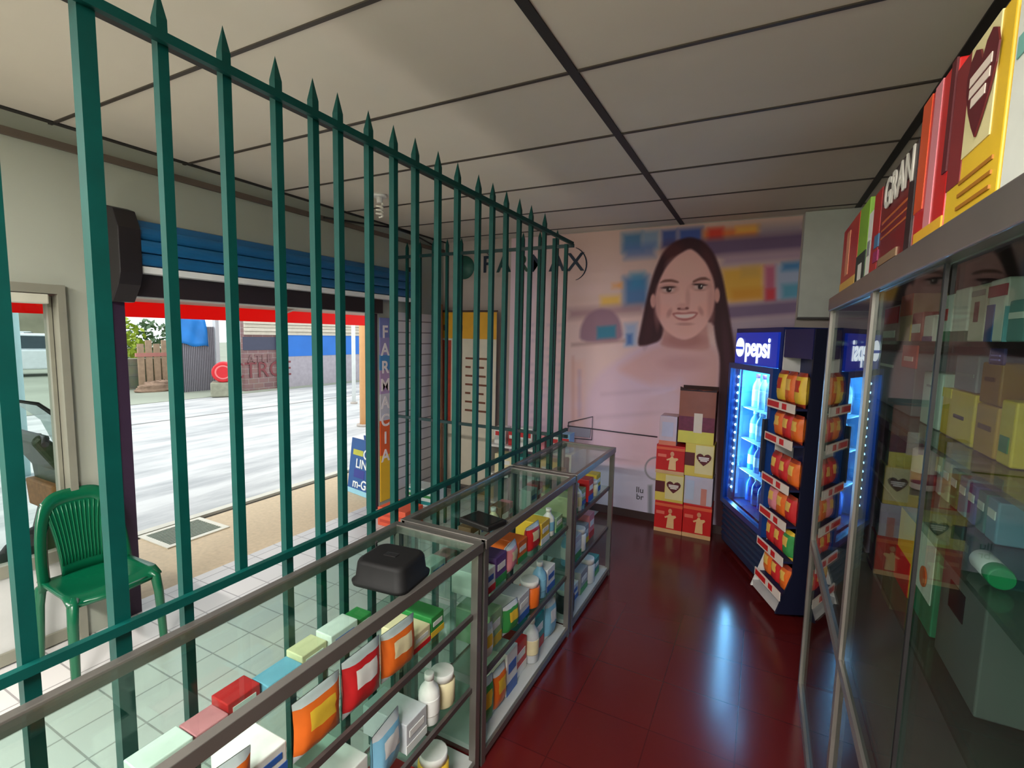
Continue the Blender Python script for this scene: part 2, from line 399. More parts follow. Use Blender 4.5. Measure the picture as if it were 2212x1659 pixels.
# near counter
fill('near', .45, 1.38, .63, [('pack', 'orange', .16, .14), ('box', 'white', .10, .07), ('pack', 'orange', .15, .15), ('pack', 'red', .15, .16), ('pack', 'orange', .15, .15), ('box', 'cream', .10, .06), ('box', 'green', .08, .07)])
fill('near', .55, 1.44, .345, [('box', 'light blue', .15, .16), ('pack', 'silver', .13, .15), ('box', 'white', .13, .12), ('pack', 'light blue', .14, .16), ('box', 'silver', .11, .1), ('bottle', 'white', .08, .17), ('jar', 'cream', .1, .12)])
fill('near', .85, 1.44, .055, [('box', 'white', .14, .16), ('box', 'blue', .12, .14), ('box', 'red', .12, .12), ('jar', 'yellow', .12, .14)])
fill('middle', 1.54, 2.40, .63, [('box', 'white', .12, .10), ('box', 'purple', .10, .12), ('pack', 'pink', .12, .12), ('box', 'orange', .10, .1), ('pack', 'red', .13, .13), ('box', 'yellow', .11, .11), ('bottle', 'white', .07, .14), ('box', 'pale green', .1, .08)])
fill('middle', 1.54, 2.40, .345, [('pack', 'white', .12, .14), ('box', 'pale green', .11, .15), ('pack', 'green', .12, .13), ('box', 'silver', .12, .12), ('jar', 'orange', .11, .13), ('bottle', 'light blue', .08, .18), ('box', 'white', .11, .12), ('pack', 'silver', .1, .14)])
fill('middle', 1.54, 2.40, .055, [('pack', 'green', .13, .2), ('pack', 'orange', .12, .18), ('box', 'white', .11, .2), ('box', 'red', .13, .16), ('bottle', 'silver', .09, .22), ('box', 'teal', .12, .18), ('pack', 'light blue', .12, .2)])
fill('far', 2.51, 3.20, .63, [('box', 'cream', .12, .12), ('bottle', 'white', .08, .16), ('box', 'pale green', .12, .1), ('box', 'red', .1, .14), ('jar', 'cream', .1, .1), ('box', 'yellow', .1, .12)])
fill('far', 2.51, 3.20, .345, [('bottle', 'light blue', .08, .2), ('box', 'silver', .13, .14), ('jar', 'white', .1, .14), ('box', 'grey', .12, .12), ('box', 'pink', .11, .16)])
fill('far', 2.51, 3.20, .055, [('jar', 'black', .12, .14), ('box', 'white', .14, .1), ('box', 'grey', .14, .14), ('jar', 'silver', .11, .16), ('box', 'teal', .12, .12)])

fill('near', .5, 1.40, .63, [('box', 'white', .12, .06), ('box', 'pink', .09, .05), ('box', 'red', .1, .06), ('box', 'light blue', .12, .05), ('box', 'cream', .1, .06), ('box', 'white', .12, .07), ('box', 'green', .08, .05)], True)
fill('middle', 1.54, 2.40, .63, [('box', 'white', .11, .08), ('box', 'pink', .1, .07), ('box', 'silver', .12, .09), ('box', 'brown', .09, .12), ('box', 'white', .1, .13), ('bottle', 'cream', .07, .15), ('box', 'brown', .1, .14), ('box', 'pink', .09, .12)], True)
fill('far', 2.51, 3.20, .63, [('box', 'white', .1, .12), ('box', 'red', .09, .13), ('jar', 'yellow', .09, .13), ('box', 'silver', .12, .14), ('box', 'cream', .1, .1), ('box', 'brown', .1, .12)], True)

# black box and tablet on the counter top
t = thing('till_box', 'charcoal rounded plastic box with a small slot on the near glass counter', 'box', (-.965, 1.105, CZ+.0045), math.radians(6))
b = MB(); hx, hy, hz = .088, .078, .068
def rr(hx, hy, z, r=.03, n=4):
    P = []
    for cx, cy, a0 in ((hx-r, hy-r, 0), (-hx+r, hy-r, PI/2), (-hx+r, -hy+r, PI), (hx-r, -hy+r, 3*PI/2)):
        for k in range(n+1): a = a0+PI/2*k/n; P.append((cx+r*math.cos(a), cy+r*math.sin(a), z))
    return P
hz = .074; rings = [rr(hx+.006, hy+.006, 0), rr(hx+.008, hy+.008, .012), rr(hx, hy, .018), rr(hx-.004, hy-.004, hz-.012), rr(hx-.008, hy-.008, hz-.003), rr(hx-.016, hy-.016, hz)]
V = [[b.bm.verts.new(p) for p in q] for q in rings]; n = len(V[0])
for a, c in zip(V, V[1:]):
    for k in range(n): b.bm.faces.new((a[k], a[(k+1)%n], c[(k+1)%n], c[k])).smooth = True
b.bm.faces.new(V[-1]); b.bm.faces.new(list(reversed(V[0])))
b.build('case', mat((15, 14, 15), .65, spec=.25, noise=.1), t)
MB().rbox((-.022, -.012, hz-.001), (.022, .012, hz+.0015), .002).build('slot', BLACK, t)
MB().tube([(-.088, .05, .03), (-.095, .052, .07), (-.088, .045, .082)], .004).build('clip', BLACK, t)
t = thing('card_terminal', 'flat black tablet lying on the middle glass counter beside the crossbar', 'tablet', (-.945, 1.615, CZ+.0045), math.radians(-12))
MB().rbox((-.078, -.055, 0), (.078, .055, .022), .005).build('case', mat((22, 20, 20), .4), t)
MB().box((-.066, -.046, .0215), (.066, .046, .0232)).build('screen', mat((10, 10, 12), .15), t)

# ---------------------------------------------------------------- tall glass display cabinet on the right
KX0, KX1, KY0, KY1, KZ = .245, .70, -.25, 2.58, 1.84
t = cab = thing('display_cabinet', 'tall aluminium-framed glass display cabinet filling the right wall, cartons on its top', 'display cabinet', ((KX0+KX1)/2, (KY0+KY1)/2, 0))
ox, oy = (KX0+KX1)/2, (KY0+KY1)/2
def kb(x0, y0, z0, x1, y1, z1): return MB().box((x0-ox, y0-oy, z0), (x1-ox, y1-oy, z1))
for y in (KY0, 1.60, KY1-.035):
    for x in (KX0, KX1-.03): kb(x, y, 0, x+.03, y+.035, 1.787).build('post', ALU, t)
b = MB()
for x in (KX0-.006, KX1-.03): b.box((x-ox, KY0-oy, 1.784), (x+.036-ox, KY1-oy, KZ))
for y in (KY0, KY1-.03): b.box((KX0+.03-ox, y-oy, 1.784), (KX1-.03-ox, y+.03-oy, KZ))
b.build('top_rail', ALU, t, bevel=.003)
kb(KX0+.03, KY0+.03, 1.825, KX1-.03, KY1-.03, 1.835).build('top_panel', mat((120, 116, 110), .5), t)
b = MB()
b.box((KX0-ox, KY0+.035-oy, .72), (KX0+.025-ox, 1.60-oy, .75)); b.box((KX0-ox, 1.635-oy, .72), (KX0+.025-ox, KY1-.035-oy, .75)); b.box((KX0-ox, KY0+.035-oy, .0), (KX0+.025-ox, 1.60-oy, .05)); b.box((KX0-ox, 1.635-oy, .0), (KX0+.025-ox, KY1-.035-oy, .05))
b.build('lower_rail', ALU, t)
kb(KX1-.012, KY0+.02, .02, KX1-.004, KY1-.02, 1.787).build('back_panel', mat((120, 124, 122), .6), t)
for z in (1.655, 1.47, 1.32, 1.10): kb(KX0+.03, KY0+.035, z-.008, KX1-.02, KY1-.035, z).build('glass_shelf', glass((222, 238, 232), .05), t)
kb(KX0+.03, KY0+.035, .72, KX1-.02, KY1-.035, .735).build('base_shelf', mat((120, 120, 118), .5), t)
kb(KX0+.03, KY0+.035, .03, KX1-.02, KY1-.035, .045).build('floor_shelf', mat((90, 90, 90), .5), t)
KG = glass((214, 224, 220), .05, .55)
for y0, y1, dx in ((KY0+.035, 1.08, .016), (1.05, 1.60, .007), (1.635, KY1-.035, .010)):
    kb(KX0+dx, y0, .752, KX0+dx+.005, y1, 1.782).build('sliding_pane', KG, t)
for y0, y1 in ((KY0+.035, 1.60), (1.635, KY1-.035)): kb(KX0+.010, y0, .052, KX0+.015, y1, .718).build('lower_pane', KG, t)
kb(KX0+.009, 1.045, .752, KX0+.0145, 1.054, 1.782).build('pane_edge', BLACK, t)
kb(KX0+.03, KY1-.016, .05, KX1-.03, KY1-.011, 1.782).build('end_pane', KG, t)

XC = .33
def yat(px, py=735, X=XC): return onX(px, py, X).y
def zat(px, py, X=XC): return onX(px, py, X).z
S1, S2, S3, S4, S5 = 1.655, 1.47, 1.32, 1.10, .735
W_ = PAPER; GRY = mat((148, 150, 152), .5); MUST = mat((190, 140, 40), .5, noise=.1)
def kbox(name, label, pl, pr, z0, top, base, bands=(), X=XC, dp=.12, z1=None, **kw):
    z1 = z1 or zat((pl+pr)/2, top, X)
    return carton(name, label, (X, yat(pr, 735, X)+.002, z0+.0006), (X+dp, yat(pl, 735, X)-.002, z1), base, bands, **kw)
MC = 'medicine_carton'; DG = mat((16, 100, 78), .5); TS = 'title_strip'; CB = 'colour_band'
kbox(MC, 'red and white carton at the left end of the upper shelf behind the cabinet glass', 1902, 1936, S1, 664, mat((190, 150, 145), .5), [('-X', 0, .5, 1, .95, RED, CB), ('-X', .1, .1, .9, .3, W_, TS)], dp=.10)
kbox(MC, 'tall orange and cream carton standing second on the upper cabinet shelf', 1940, 1964, S1, 640, mat((206, 170, 128), .5), [('-X', 0, .55, 1, 1, ORANGE, CB), ('-Y', 0, 0, 1, .35, YEL, CB)], dp=.07)
kbox(MC, 'brick red carton third on the upper cabinet shelf', 1966, 1988, S1, 676, mat((170, 66, 50), .5), [('-X', .1, .3, .9, .6, W_, TS)], dp=.08)
kbox(MC, 'small plain white carton left of the dark pane edge on the upper shelf', 1992, 2012, S1, 682, W_, [('-X', 0, 0, 1, .2, mat((90, 84, 140), .5), CB)], dp=.07)
kbox(MC, 'white carton with green base just right of the dark pane edge', 2024, 2050, S1, 640, W_, [('-X', 0, 0, 1, .22, GREENP, CB), ('-X', .3, .45, .7, .7, RED, 'emblem')], dp=.07)
kbox(MC, 'wide white carton with deep green base band on the upper shelf', 2052, 2084, S1, 626, W_, [('-X', 0, 0, 1, .2, DG, CB), ('-Y', 0, 0, 1, .2, DG, CB)], dp=.08)
kbox(MC, 'tall cream carton with a dark flame emblem on the upper shelf', 2087, 2122, S1, 618, mat((222, 214, 196), .5), [('-X', .35, .35, .6, .7, MAROON, 'emblem'), ('-X', .1, .8, .9, .9, GRY, TS)], dp=.08)
kbox(MC, 'white and blue carton with a red top, rightmost tall one on the upper shelf', 2125, 2164, S1, 606, W_, [('-X', 0, 0, .45, .6, mat((36, 96, 160), .5), CB), ('-X', 0, .72, 1, .9, mat((170, 40, 60), .5), CB), ('-Y', 0, 0, 1, .55, mat((120, 190, 200), .5), CB)], dp=.08)
kbox(MC, 'pale teal carton at the right picture edge on the upper shelf', 2170, 2211, S1, 648, mat((110, 160, 158), .5), [('-X', .1, .55, .9, .7, W_, TS)], dp=.10)
kbox('price_card', 'small orange-red card hanging under the upper shelf left of the dark pane edge', 1952, 1984, zat(1968, 796, .28), 0, mat((200, 70, 52), .5), [('-X', .2, .3, .8, .5, mat((230, 190, 180), .5), TS)], X=.28, dp=.003, z1=S1-.0085, cat='card')
kbox('storage_box', 'plain grey box on the middle cabinet shelf left of the dark pane edge', 1900, 1984, S2, 760, mat((126, 128, 136), .5), [('-X', .1, .7, .5, .75, W_, TS)], dp=.14)
kbox(MC, 'tall white carton with a small title just right of the dark pane edge, middle shelf', 2004, 2046, S2, 806, mat((206, 214, 206), .5), [('-X', .25, .72, .7, .76, GRY, TS)], dp=.09)
kbox(MC, 'bright yellow carton with black print on the middle cabinet shelf', 2050, 2122, S2, 848, YEL, [('-X', .0, .8, .3, 1., mat((240, 214, 30), .5), CB), ('-X', .45, .45, .75, .52, BLACK, TS), ('-Y', .1, .2, .6, .5, mat((60, 50, 20), .5), TS)], dp=.09)
kbox('storage_box', 'grey-lilac carton lying on top of the bright yellow carton', 2070, 2120, zat(2086, 848)+.0016, 768, mat((140, 140, 150), .5), [('-X', .1, .4, .9, .5, GRY, TS)], dp=.08)
kbox(MC, 'mustard carton with brown print beside the bright yellow one', 2126, 2176, S2, 880, MUST, [('-X', .2, .5, .8, .6, mat((90, 60, 20), .5), TS)], dp=.09)
kbox(MC, 'dark mustard carton stacked on the mustard carton', 2128, 2174, zat(2151, 880)+.001, 784, mat((150, 104, 32), .5), [('-X', .25, .55, .75, .65, mat((80, 50, 20), .5), TS)], dp=.08)
kbox(MC, 'lemon yellow carton at the right picture edge on the middle shelf', 2180, 2216, S2, 870, mat((214, 180, 40), .5), [('-X', .2, .2, .8, .45, GREENP, 'emblem')], dp=.09)
kbox('price_card', 'dark blue card with purple lines hanging under the upper shelf', 2140, 2174, zat(2157, 790, .28), 0, mat((44, 40, 92), .5), [('-X', .2, .5, .8, .6, mat((110, 100, 170), .5), TS), ('-X', .2, .25, .8, .35, mat((110, 100, 170), .5), TS)], X=.28, dp=.003, z1=S1-.0085, cat='card')
def heart(parent, sx, sz, u, v, w, h, M, name='heart_label'):
    """maroon heart with pale text lines; M maps (reading x, up y) face centre coordinates"""
    P = [(0, .30), (.10, .44), (.26, .5), (.41, .43), (.5, .27), (.47, .08), (.34, -.14), (.16, -.35), (0, -.5), (-.16, -.35), (-.34, -.14), (-.47, .08), (-.5, .27), (-.41, .43), (-.26, .5), (-.10, .44)]
    b = MB(); vs = [M @ Vector((u+p[0]*w, v+p[1]*h, .002)) for p in P] + [M @ Vector((u+p[0]*w, v+p[1]*h, -.0005)) for p in P]
    n = len(P); b.faces(vs, [tuple(range(n)), tuple(range(2*n-1, n-1, -1))] + [(i, (i+1)%n, (i+1)%n+n, i+n) for i in range(n)])
    b.build(name, MAROON, parent)
    b = MB()
    for k, (ww, dz) in enumerate(((.7, .18), (.66, .05), (.46, -.08))):
        a = [M @ Vector((u+s1*ww*w/2, v+(dz+s2*.05)*h, .0032)) for s1, s2 in ((-1,-1),(1,-1),(1,1),(-1,1))]
        c = [M @ Vector((u+s1*ww*w/2, v+(dz+s2*.05)*h, .001)) for s1, s2 in ((-1,-1),(1,-1),(1,1),(-1,1))]
        b.faces(a+c, [(0,1,2,3),(7,6,5,4),(0,1,5,4),(1,2,6,5),(2,3,7,6),(3,0,4,7)])
    b.build('label_lines', mat((232, 214, 200), .6), parent)
def xface(t, y=0): return frame((-t['sx']/2-.0016, 0, t['sz']/2), (0, -1, 0), (0, 0, 1))
def yface(t): return frame((0, -t['sy']/2-.0016, t['sz']/2), (1, 0, 0), (0, 0, 1))
YPALE = mat((222, 190, 84), .5, noise=.06)
# items of the lower levels, near part
for k, (a, c, cn) in enumerate(((2046, 2066, 'silver'), (2068, 2086, 'cream'), (2088, 2106, 'green'), (2108, 2128, 'light blue'), (2130, 2150, 'blue'), (2152, 2174, 'teal'), (2176, 2204, 'light blue'))):
    kbox('packet_box', '%s packet, %s from the left in the row under the middle cabinet shelf' % (cn, ORD[k]), a, c, S3, 1000+18*k, mat(tuple(int(v*.85) for v in COL[cn]), .5), [('-X', .15, .55, .85, .75, CM['white'], TS)], X=.36, dp=.08, group='packets under the middle shelf')
t = thing('paper_roll', 'pink and white roll standing under the middle shelf right of the dark pane edge', 'roll', (.34, yat(2027, 735, .34), S3+.0006))
MB().lathe([(.02, 0), (.024, .004), (.024, .09), (.02, .094), (.008, .094)], n=18).build('roll', mat((214, 170, 176), .7), t)
MB().lathe([(.0245, .015), (.0245, .04)], n=18).build('band', mat((160, 70, 90), .6), t)
kbox(MC, 'yellow carton with a red lower half on the fourth shelf of the cabinet', 1984, 2030, S4, 1166, YEL, [('-X', 0, 0, .8, .45, RED, CB), ('-Y', 0, 0, 1, .4, RED, CB)], X=.31, dp=.07)
t = kbox(MC, 'green and white pack with an orange blossom disc on the fourth shelf', 2034, 2080, S4, 1200, mat((20, 130, 96), .45), [('-X', .0, .3, .9, 1., W_, CB)], X=.31, dp=.07)
b = MB(); MXF = frame((-t['sx']/2-.0016, 0, t['sz']/2), (0, -1, 0), (0, 0, 1))
b.faces([MXF @ Vector((.02*math.cos(a*PI/8), .02*math.sin(a*PI/8), .001)) for a in range(16)] + [MXF @ Vector((.02*math.cos(a*PI/8), .02*math.sin(a*PI/8), .003)) for a in range(16)], [tuple(range(16)), tuple(range(31, 15, -1))] + [(a, (a+1) % 16, (a+1) % 16+16, a+16) for a in range(16)]); b.build('disc', ORANGE, t)
t = thing('medicine_bottle', 'white bottle with a green cap lying beside the packets in the cabinet', 'bottle', (.305, yat(2190, 735, .305), S3+.0162))
M2 = Matrix.Rotation(PI, 4, 'Z') @ Matrix.Rotation(math.radians(-90), 4, 'X')
MB().lathe([(.013, -.016), (.0155, -.013), (.0155, .028), (.013, .032)], n=20, M=M2).build('body', mat((206, 208, 206), .4), t)
MB().lathe([(.015, .032), (.0157, .034), (.0157, .052), (.014, .055)], n=20, M=M2).build('cap', mat((20, 140, 86), .4), t)
kbox('storage_box', 'dark grey box with black lettering at the bottom right of the cabinet', 2092, 2205, S4, 1272, mat((98, 104, 102), .5), [('-X', .25, .5, .6, .72, BLACK, TS)], X=.31, dp=.12)
# far bay stock, palette colours darkened to look dim behind the reflections
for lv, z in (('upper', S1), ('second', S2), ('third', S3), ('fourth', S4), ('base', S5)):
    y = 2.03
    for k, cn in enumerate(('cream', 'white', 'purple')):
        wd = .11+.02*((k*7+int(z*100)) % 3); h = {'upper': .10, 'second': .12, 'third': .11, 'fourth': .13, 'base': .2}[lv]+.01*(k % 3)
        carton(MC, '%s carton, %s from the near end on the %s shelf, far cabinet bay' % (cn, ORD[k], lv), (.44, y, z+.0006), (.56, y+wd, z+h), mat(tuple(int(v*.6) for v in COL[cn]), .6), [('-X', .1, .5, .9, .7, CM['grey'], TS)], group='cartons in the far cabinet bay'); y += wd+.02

# ---------------------------------------------------------------- cartons on top of the cabinet
ZT = KZ+.0006
def topbox(name, label, y0, y1, h, base, bands=(), dp=.22, X=.285, **kw):
    return carton(name, label, (X, y0+.003, ZT), (X+dp, y1-.003, ZT+h), base, bands, **kw)
BLK = mat((40, 22, 24), .4)
t = topbox('tonic_carton', 'glossy red carton with a pale yellow foot at the far end of the cabinet top', 2.26, 2.68, .30, mat((190, 40, 30), .3), [('-X', 0, 0, 1, .22, mat((226, 180, 90), .5), 'colour_band'), ('-X', .3, .3, .5, .9, mat((230, 150, 110), .4), 'stripe'), ('-Y', 0, .2, 1, 1, mat((212, 66, 40), .4), 'colour_band')])
t = topbox('tonic_carton', 'lime green carton with a dark foot second from the far end of the cabinet top', 2.06, 2.255, .30, mat((130, 180, 50), .45), [('-X', 0, 0, 1, .42, mat((24, 50, 44), .5), 'colour_band'), ('-X', .3, .06, .7, .3, W_, 'title_strip')])
t = topbox('tonic_carton', 'narrow white carton left of the dark red lettered carton', 1.97, 2.055, .24, W_, [('-X', .2, .4, .8, .6, GRY, 'title_strip')])
t = topbox('tonic_carton', 'large dark red carton lettered GRAN on the cabinet top', 1.455, 1.965, .275, mat((120, 16, 22), .35, noise=.12), [('-X', 0, 0, .22, 1, mat((176, 20, 22), .35), 'colour_band'), ('-X', .3, .56, .95, .585, mat((190, 96, 40), .5), 'stripe'), ('-X', .3, .48, .9, .5, mat((190, 96, 40), .5), 'stripe'), ('-X', .3, .40, .9, .42, mat((190, 96, 40), .5), 'stripe'), ('-X', .3, .75, 1, 1, BLK, 'colour_band'), ('-X', .9, 0, 1, .75, BLK, 'colour_band'), ('-X', .12, .36, .24, .5, mat((60, 110, 150), .5), 'emblem'), ('-X', .12, .2, .26, .32, mat((150, 30, 90), .5), 'emblem'), ('-X', .3, .12, .75, .2, mat((150, 120, 90), .5), 'title_strip')])
text('lettering', 'GRAN', .115, frame((-.11-.0045, -.08, .225), (0, -1, 0), (0, 0, 1)), mat((228, 224, 214), .5), t, bold=.002)
t = topbox('tonic_carton', 'bright red carton with an orange and yellow foot standing beside the GRAN carton', 1.225, 1.45, .34, mat((206, 30, 30), .3), [('-X', .4, 0, .62, 1, mat((226, 140, 150), .35), 'stripe'), ('-X', 0, .3, .3, 1, mat((222, 84, 36), .35), 'colour_band'), ('-X', .1, 0, 1, .16, mat((236, 180, 50), .45), 'colour_band'), ('-X', .5, 0, 1, .06, W_, 'stripe'), ('-X', .88, .4, 1, 1, MAROON, 'colour_band')])
t = topbox('heart_carton', 'yellow carton with a large maroon heart label on the cabinet top', .975, 1.222, .31, mat((232, 190, 46), .45), [('-X', .0, .3, .3, 1., mat((128, 40, 44), .5), 'colour_band'), ('-X', .3, .42, .8, 1, mat((226, 214, 160), .5), 'colour_band'), ('-X', .3, .28, .9, .3, mat((170, 110, 30), .5), 'stripe'), ('-X', .3, .21, .9, .23, mat((170, 110, 30), .5), 'stripe'), ('-X', .3, .14, .9, .16, mat((170, 110, 30), .5), 'stripe')])
heart(t, 0, 0, .02, .065, .13, .15, frame((-.11-.0036, 0, .155), (0, -1, 0), (0, 0, 1)))
t = topbox('tonic_carton', 'white carton with pale green print nearest the camera on the cabinet top', .70, .97, .29, mat((226, 228, 220), .5), [('-X', .35, .2, .9, .6, mat((150, 200, 140), .5), 'colour_band'), ('-X', .05, .7, .95, .8, mat((120, 180, 170), .5), 'title_strip')])

# ---------------------------------------------------------------- back wall mural (a flat print)
def paint_mural():
    x0, x1, z0, z1, Y = -2.30, .195, .07, 2.60, YB-.004
    nx, nz = 330, 330
    X, Z = np.meshgrid(np.linspace(x0, x1, nx), np.linspace(z0, z1, nz))
    P = np.stack([X, np.full_like(X, Y), Z-H], -1)
    q = np.stack([P @ np.array(v) for v in (RT, UP, FW)], -1)
    U = 1106+F*q[..., 0]/q[..., 2]; V = 829.5-F*q[..., 1]/q[..., 2]
    col = np.zeros(U.shape+(3,))
    def sd(pts):
        inside = np.zeros(U.shape, bool); dist = np.full(U.shape, 1e9); n = len(pts)
        for i in range(n):
            ax, ay = pts[i]; bx, by = pts[(i+1) % n]
            if ay != by:
                c = ((ay > V) != (by > V)) & (U < (bx-ax)*(V-ay)/(by-ay)+ax); inside ^= c
            dx, dy = bx-ax, by-ay; L = dx*dx+dy*dy+1e-9
            tt = np.clip(((U-ax)*dx+(V-ay)*dy)/L, 0, 1)
            dist = np.minimum(dist, np.hypot(U-ax-tt*dx, V-ay-tt*dy))
        return np.where(inside, -dist, dist)
    def lay(a, c):
        a = np.clip(a, 0, 1)[..., None]; col[:] = col*(1-a)+np.array(c, float)*a
    def poly(pts, c, s=4., al=1.):
        if len(pts) > 5:
            for _ in range(2): pts = [q for (a_, b_) in zip(pts, pts[1:]+pts[:1]) for q in ((a_[0]*.8+b_[0]*.2, a_[1]*.8+b_[1]*.2), (a_[0]*.2+b_[0]*.8, a_[1]*.2+b_[1]*.8))]
        lay(al*np.clip(.5-sd(pts)/s, 0, 1), c)
    def rect(a, b, c, d, cc, s=5., al=1., sk=-.08): s *= 1.7; al *= .92; poly([(a, b), (c, b+sk*(c-a)), (c, d+sk*(c-a)), (a, d)], cc, s, al)
    def ell(cx, cy, rx, ry, c, s=.25, al=1., rot=0):
        ca, sa = math.cos(rot), math.sin(rot); du, dv = U-cx, V-cy
        r = np.hypot((du*ca+dv*sa)/rx, (-du*sa+dv*ca)/ry); lay(al*np.clip(.5-(r-1)/s, 0, 1), c)
    def smooth(a, b, x): t_ = np.clip((x-a)/(b-a), 0, 1); return t_*t_*(3-2*t_)
    col[:] = (214, 190, 184)
    lay(smooth(640, 520, V)*.8, (196, 172, 156)); lay(smooth(760, 900, V)*.7, (206, 182, 190)); lay(smooth(930, 1010, V)*.9, (186, 190, 210))
    lay(smooth(1230, 1130, U)*.6, (206, 196, 212))
    # soft shelves and products, left half
    for yy in (560, 600, 640): rect(1225, yy, 1350, yy+22, (202, 178, 166), 16, .6)
    rect(1345, 505, 1388, 545, (70, 120, 160), 10); rect(1388, 500, 1424, 540, (120, 150, 176), 8); rect(1430, 498, 1462, 535, (60, 84, 150), 6); rect(1466, 495, 1518, 530, (56, 84, 160), 8)
    rect(1350, 530, 1415, 560, (92, 118, 168), 10, .8)
    rect(1348, 600, 1400, 665, (70, 116, 168), 12); rect(1362, 590, 1392, 625, (60, 140, 180), 10, .7)
    rect(1322, 612, 1344, 624, (222, 150, 70), 6); rect(1298, 640, 1340, 662, (222, 186, 90), 8); rect(1300, 585, 1340, 640, (206, 184, 176), 10, .5)
    rect(1228, 668, 1390, 690, (160, 130, 134), 10, .9)
    poly([(1252, 740), (1254, 706), (1268, 680), (1295, 666), (1322, 670), (1340, 690), (1348, 738)], (140, 110, 126), 8, .9)
    rect(1290, 706, 1330, 732, (52, 128, 154), 5); rect(1350, 700, 1376, 748, (150, 172, 200), 8); rect(1354, 722, 1366, 745, (70, 110, 170), 5)
    rect(1235, 742, 1350, 748, (160, 128, 126), 5, .8)
    for yy in (780, 830, 880): rect(1236, yy, 1262, yy+40, (214, 176, 164), 10, .6)
    rect(1236, 770, 1240, 930, (190, 140, 130), 5, .6); rect(1250, 800, 1254, 900, (150, 130, 170), 6, .5)
    # right half
    rect(1518, 498, 1640, 520, (214, 120, 60), 10); rect(1530, 494, 1562, 520, (206, 60, 50), 8); rect(1590, 490, 1640, 505, (226, 180, 80), 8)
    rect(1640, 488, 1735, 512, (150, 140, 150), 12)
    rect(1518, 518, 1740, 556, (96, 78, 112), 10); rect(1560, 552, 1735, 576, (150, 130, 156), 12, .8)
    rect(1560, 582, 1648, 652, (214, 170, 62), 10); rect(1600, 575, 1640, 600, (190, 160, 90), 8, .6); rect(1580, 625, 1650, 652, (206, 140, 40), 8, .6)
    rect(1652, 575, 1676, 648, (176, 90, 120), 8); rect(1676, 572, 1732, 650, (150, 170, 196), 8); rect(1690, 568, 1730, 585, (60, 120, 170), 8); rect(1690, 615, 1728, 645, (80, 150, 176), 8); rect(1655, 625, 1674, 650, (200, 60, 70), 6)
    rect(1565, 660, 1740, 692, (112, 96, 128), 9); rect(1570, 692, 1740, 730, (168, 156, 172), 10)
    rect(1560, 725, 1740, 1000, (120, 108, 130), 20)
    # woman: hair behind, shirt, neck
    poly([(1400, 735), (1340, 775), (1300, 800), (1270, 850), (1262, 960), (1300, 1010), (1540, 1010), (1560, 800), (1540, 745), (1490, 728)], (206, 182, 192), 16)
    poly([(1430, 740), (1360, 778), (1330, 800), (1400, 830), (1470, 850), (1552, 850), (1556, 770), (1535, 745)], (206, 168, 164), 18)
    ell(1475, 785, 46, 16, (176, 130, 124), .8, .35); rect(1300, 850, 1450, 854, (176, 150, 160), 8, .5); rect(1290, 900, 1440, 904, (172, 150, 160), 8, .5)
    rect(1420, 830, 1470, 960, (206, 190, 206), 18, .6); rect(1440, 940, 1476, 965, (206, 150, 140), 14, .6)
    HAIR_AND_SHADE = (58, 30, 38)
    poly([(1490, 511), (1455, 522), (1430, 548), (1412, 590), (1398, 640), (1386, 700), (1376, 748), (1398, 746), (1428, 736), (1440, 700), (1540, 690), (1546, 735), (1556, 775), (1552, 850), (1548, 1000), (1543, 1170), (1592, 1180), (1600, 1000), (1596, 850), (1586, 745), (1574, 670), (1562, 600), (1545, 550), (1520, 520)], HAIR_AND_SHADE, 6)  # the run down to the floor is shade beside the fridge, painted in
    ell(1455, 545, 26, 22, (96, 46, 46), .9, .5, .6); ell(1532, 570, 12, 40, (90, 44, 48), .9, .5, -.3); ell(1405, 690, 10, 50, (78, 42, 50), .9, .5, .2); ell(1570, 760, 8, 70, (84, 50, 66), .9, .5, -.1)
    poly([(1434, 690), (1432, 728), (1425, 750), (1535, 760), (1530, 725), (1528, 690)], (192, 146, 138), 8)
    ell(1478, 735, 44, 16, (160, 108, 104), .7, .55)
    SK = (220, 176, 166)
    poly([(1490, 536), (1462, 552), (1438, 578), (1422, 610), (1414, 645), (1418, 680), (1432, 708), (1456, 728), (1478, 735), (1500, 728), (1524, 706), (1540, 676), (1546, 640), (1542, 604), (1526, 568), (1506, 546)], SK, 5)
    ell(1411, 650, 6, 15, (204, 156, 146), .4); ell(1549, 638, 6, 16, (204, 156, 146), .4)
    ell(1480, 578, 34, 22, (224, 182, 168), .9, .8); ell(1436, 672, 16, 14, (222, 170, 158), .9, .7); ell(1520, 668, 16, 14, (222, 172, 160), .9, .7); ell(1478, 715, 18, 10, (218, 172, 158), .9, .6)
    ell(1536, 660, 8, 50, (184, 134, 128), .9, .5); ell(1420, 665, 7, 40, (188, 138, 130), .9, .5)
    for ex, ey, sg in ((1444, 626, 1), (1512, 620, -1)):
        ell(ex, ey-2, 19, 9, (170, 118, 110), .8, .6); ell(ex, ey, 13.5, 5.5, (206, 178, 170), .5); ell(ex+1, ey, 5.6, 5.6, (52, 34, 36), .35); ell(ex, ey-5, 15, 2.6, (56, 34, 36), .6, .9, -.06*sg); ell(ex+3, ey-2, 1.5, 1.5, (240, 235, 232), .5); ell(ex, ey+7, 12, 2, (186, 136, 126), .8, .6)
    for pts in ([(1424, 612), (1434, 604), (1452, 603), (1466, 608), (1466, 612), (1450, 609), (1434, 610)], [(1496, 607), (1510, 600), (1524, 598), (1536, 606), (1526, 605), (1510, 606), (1497, 612)]): poly(pts, (122, 82, 74), 3.5)
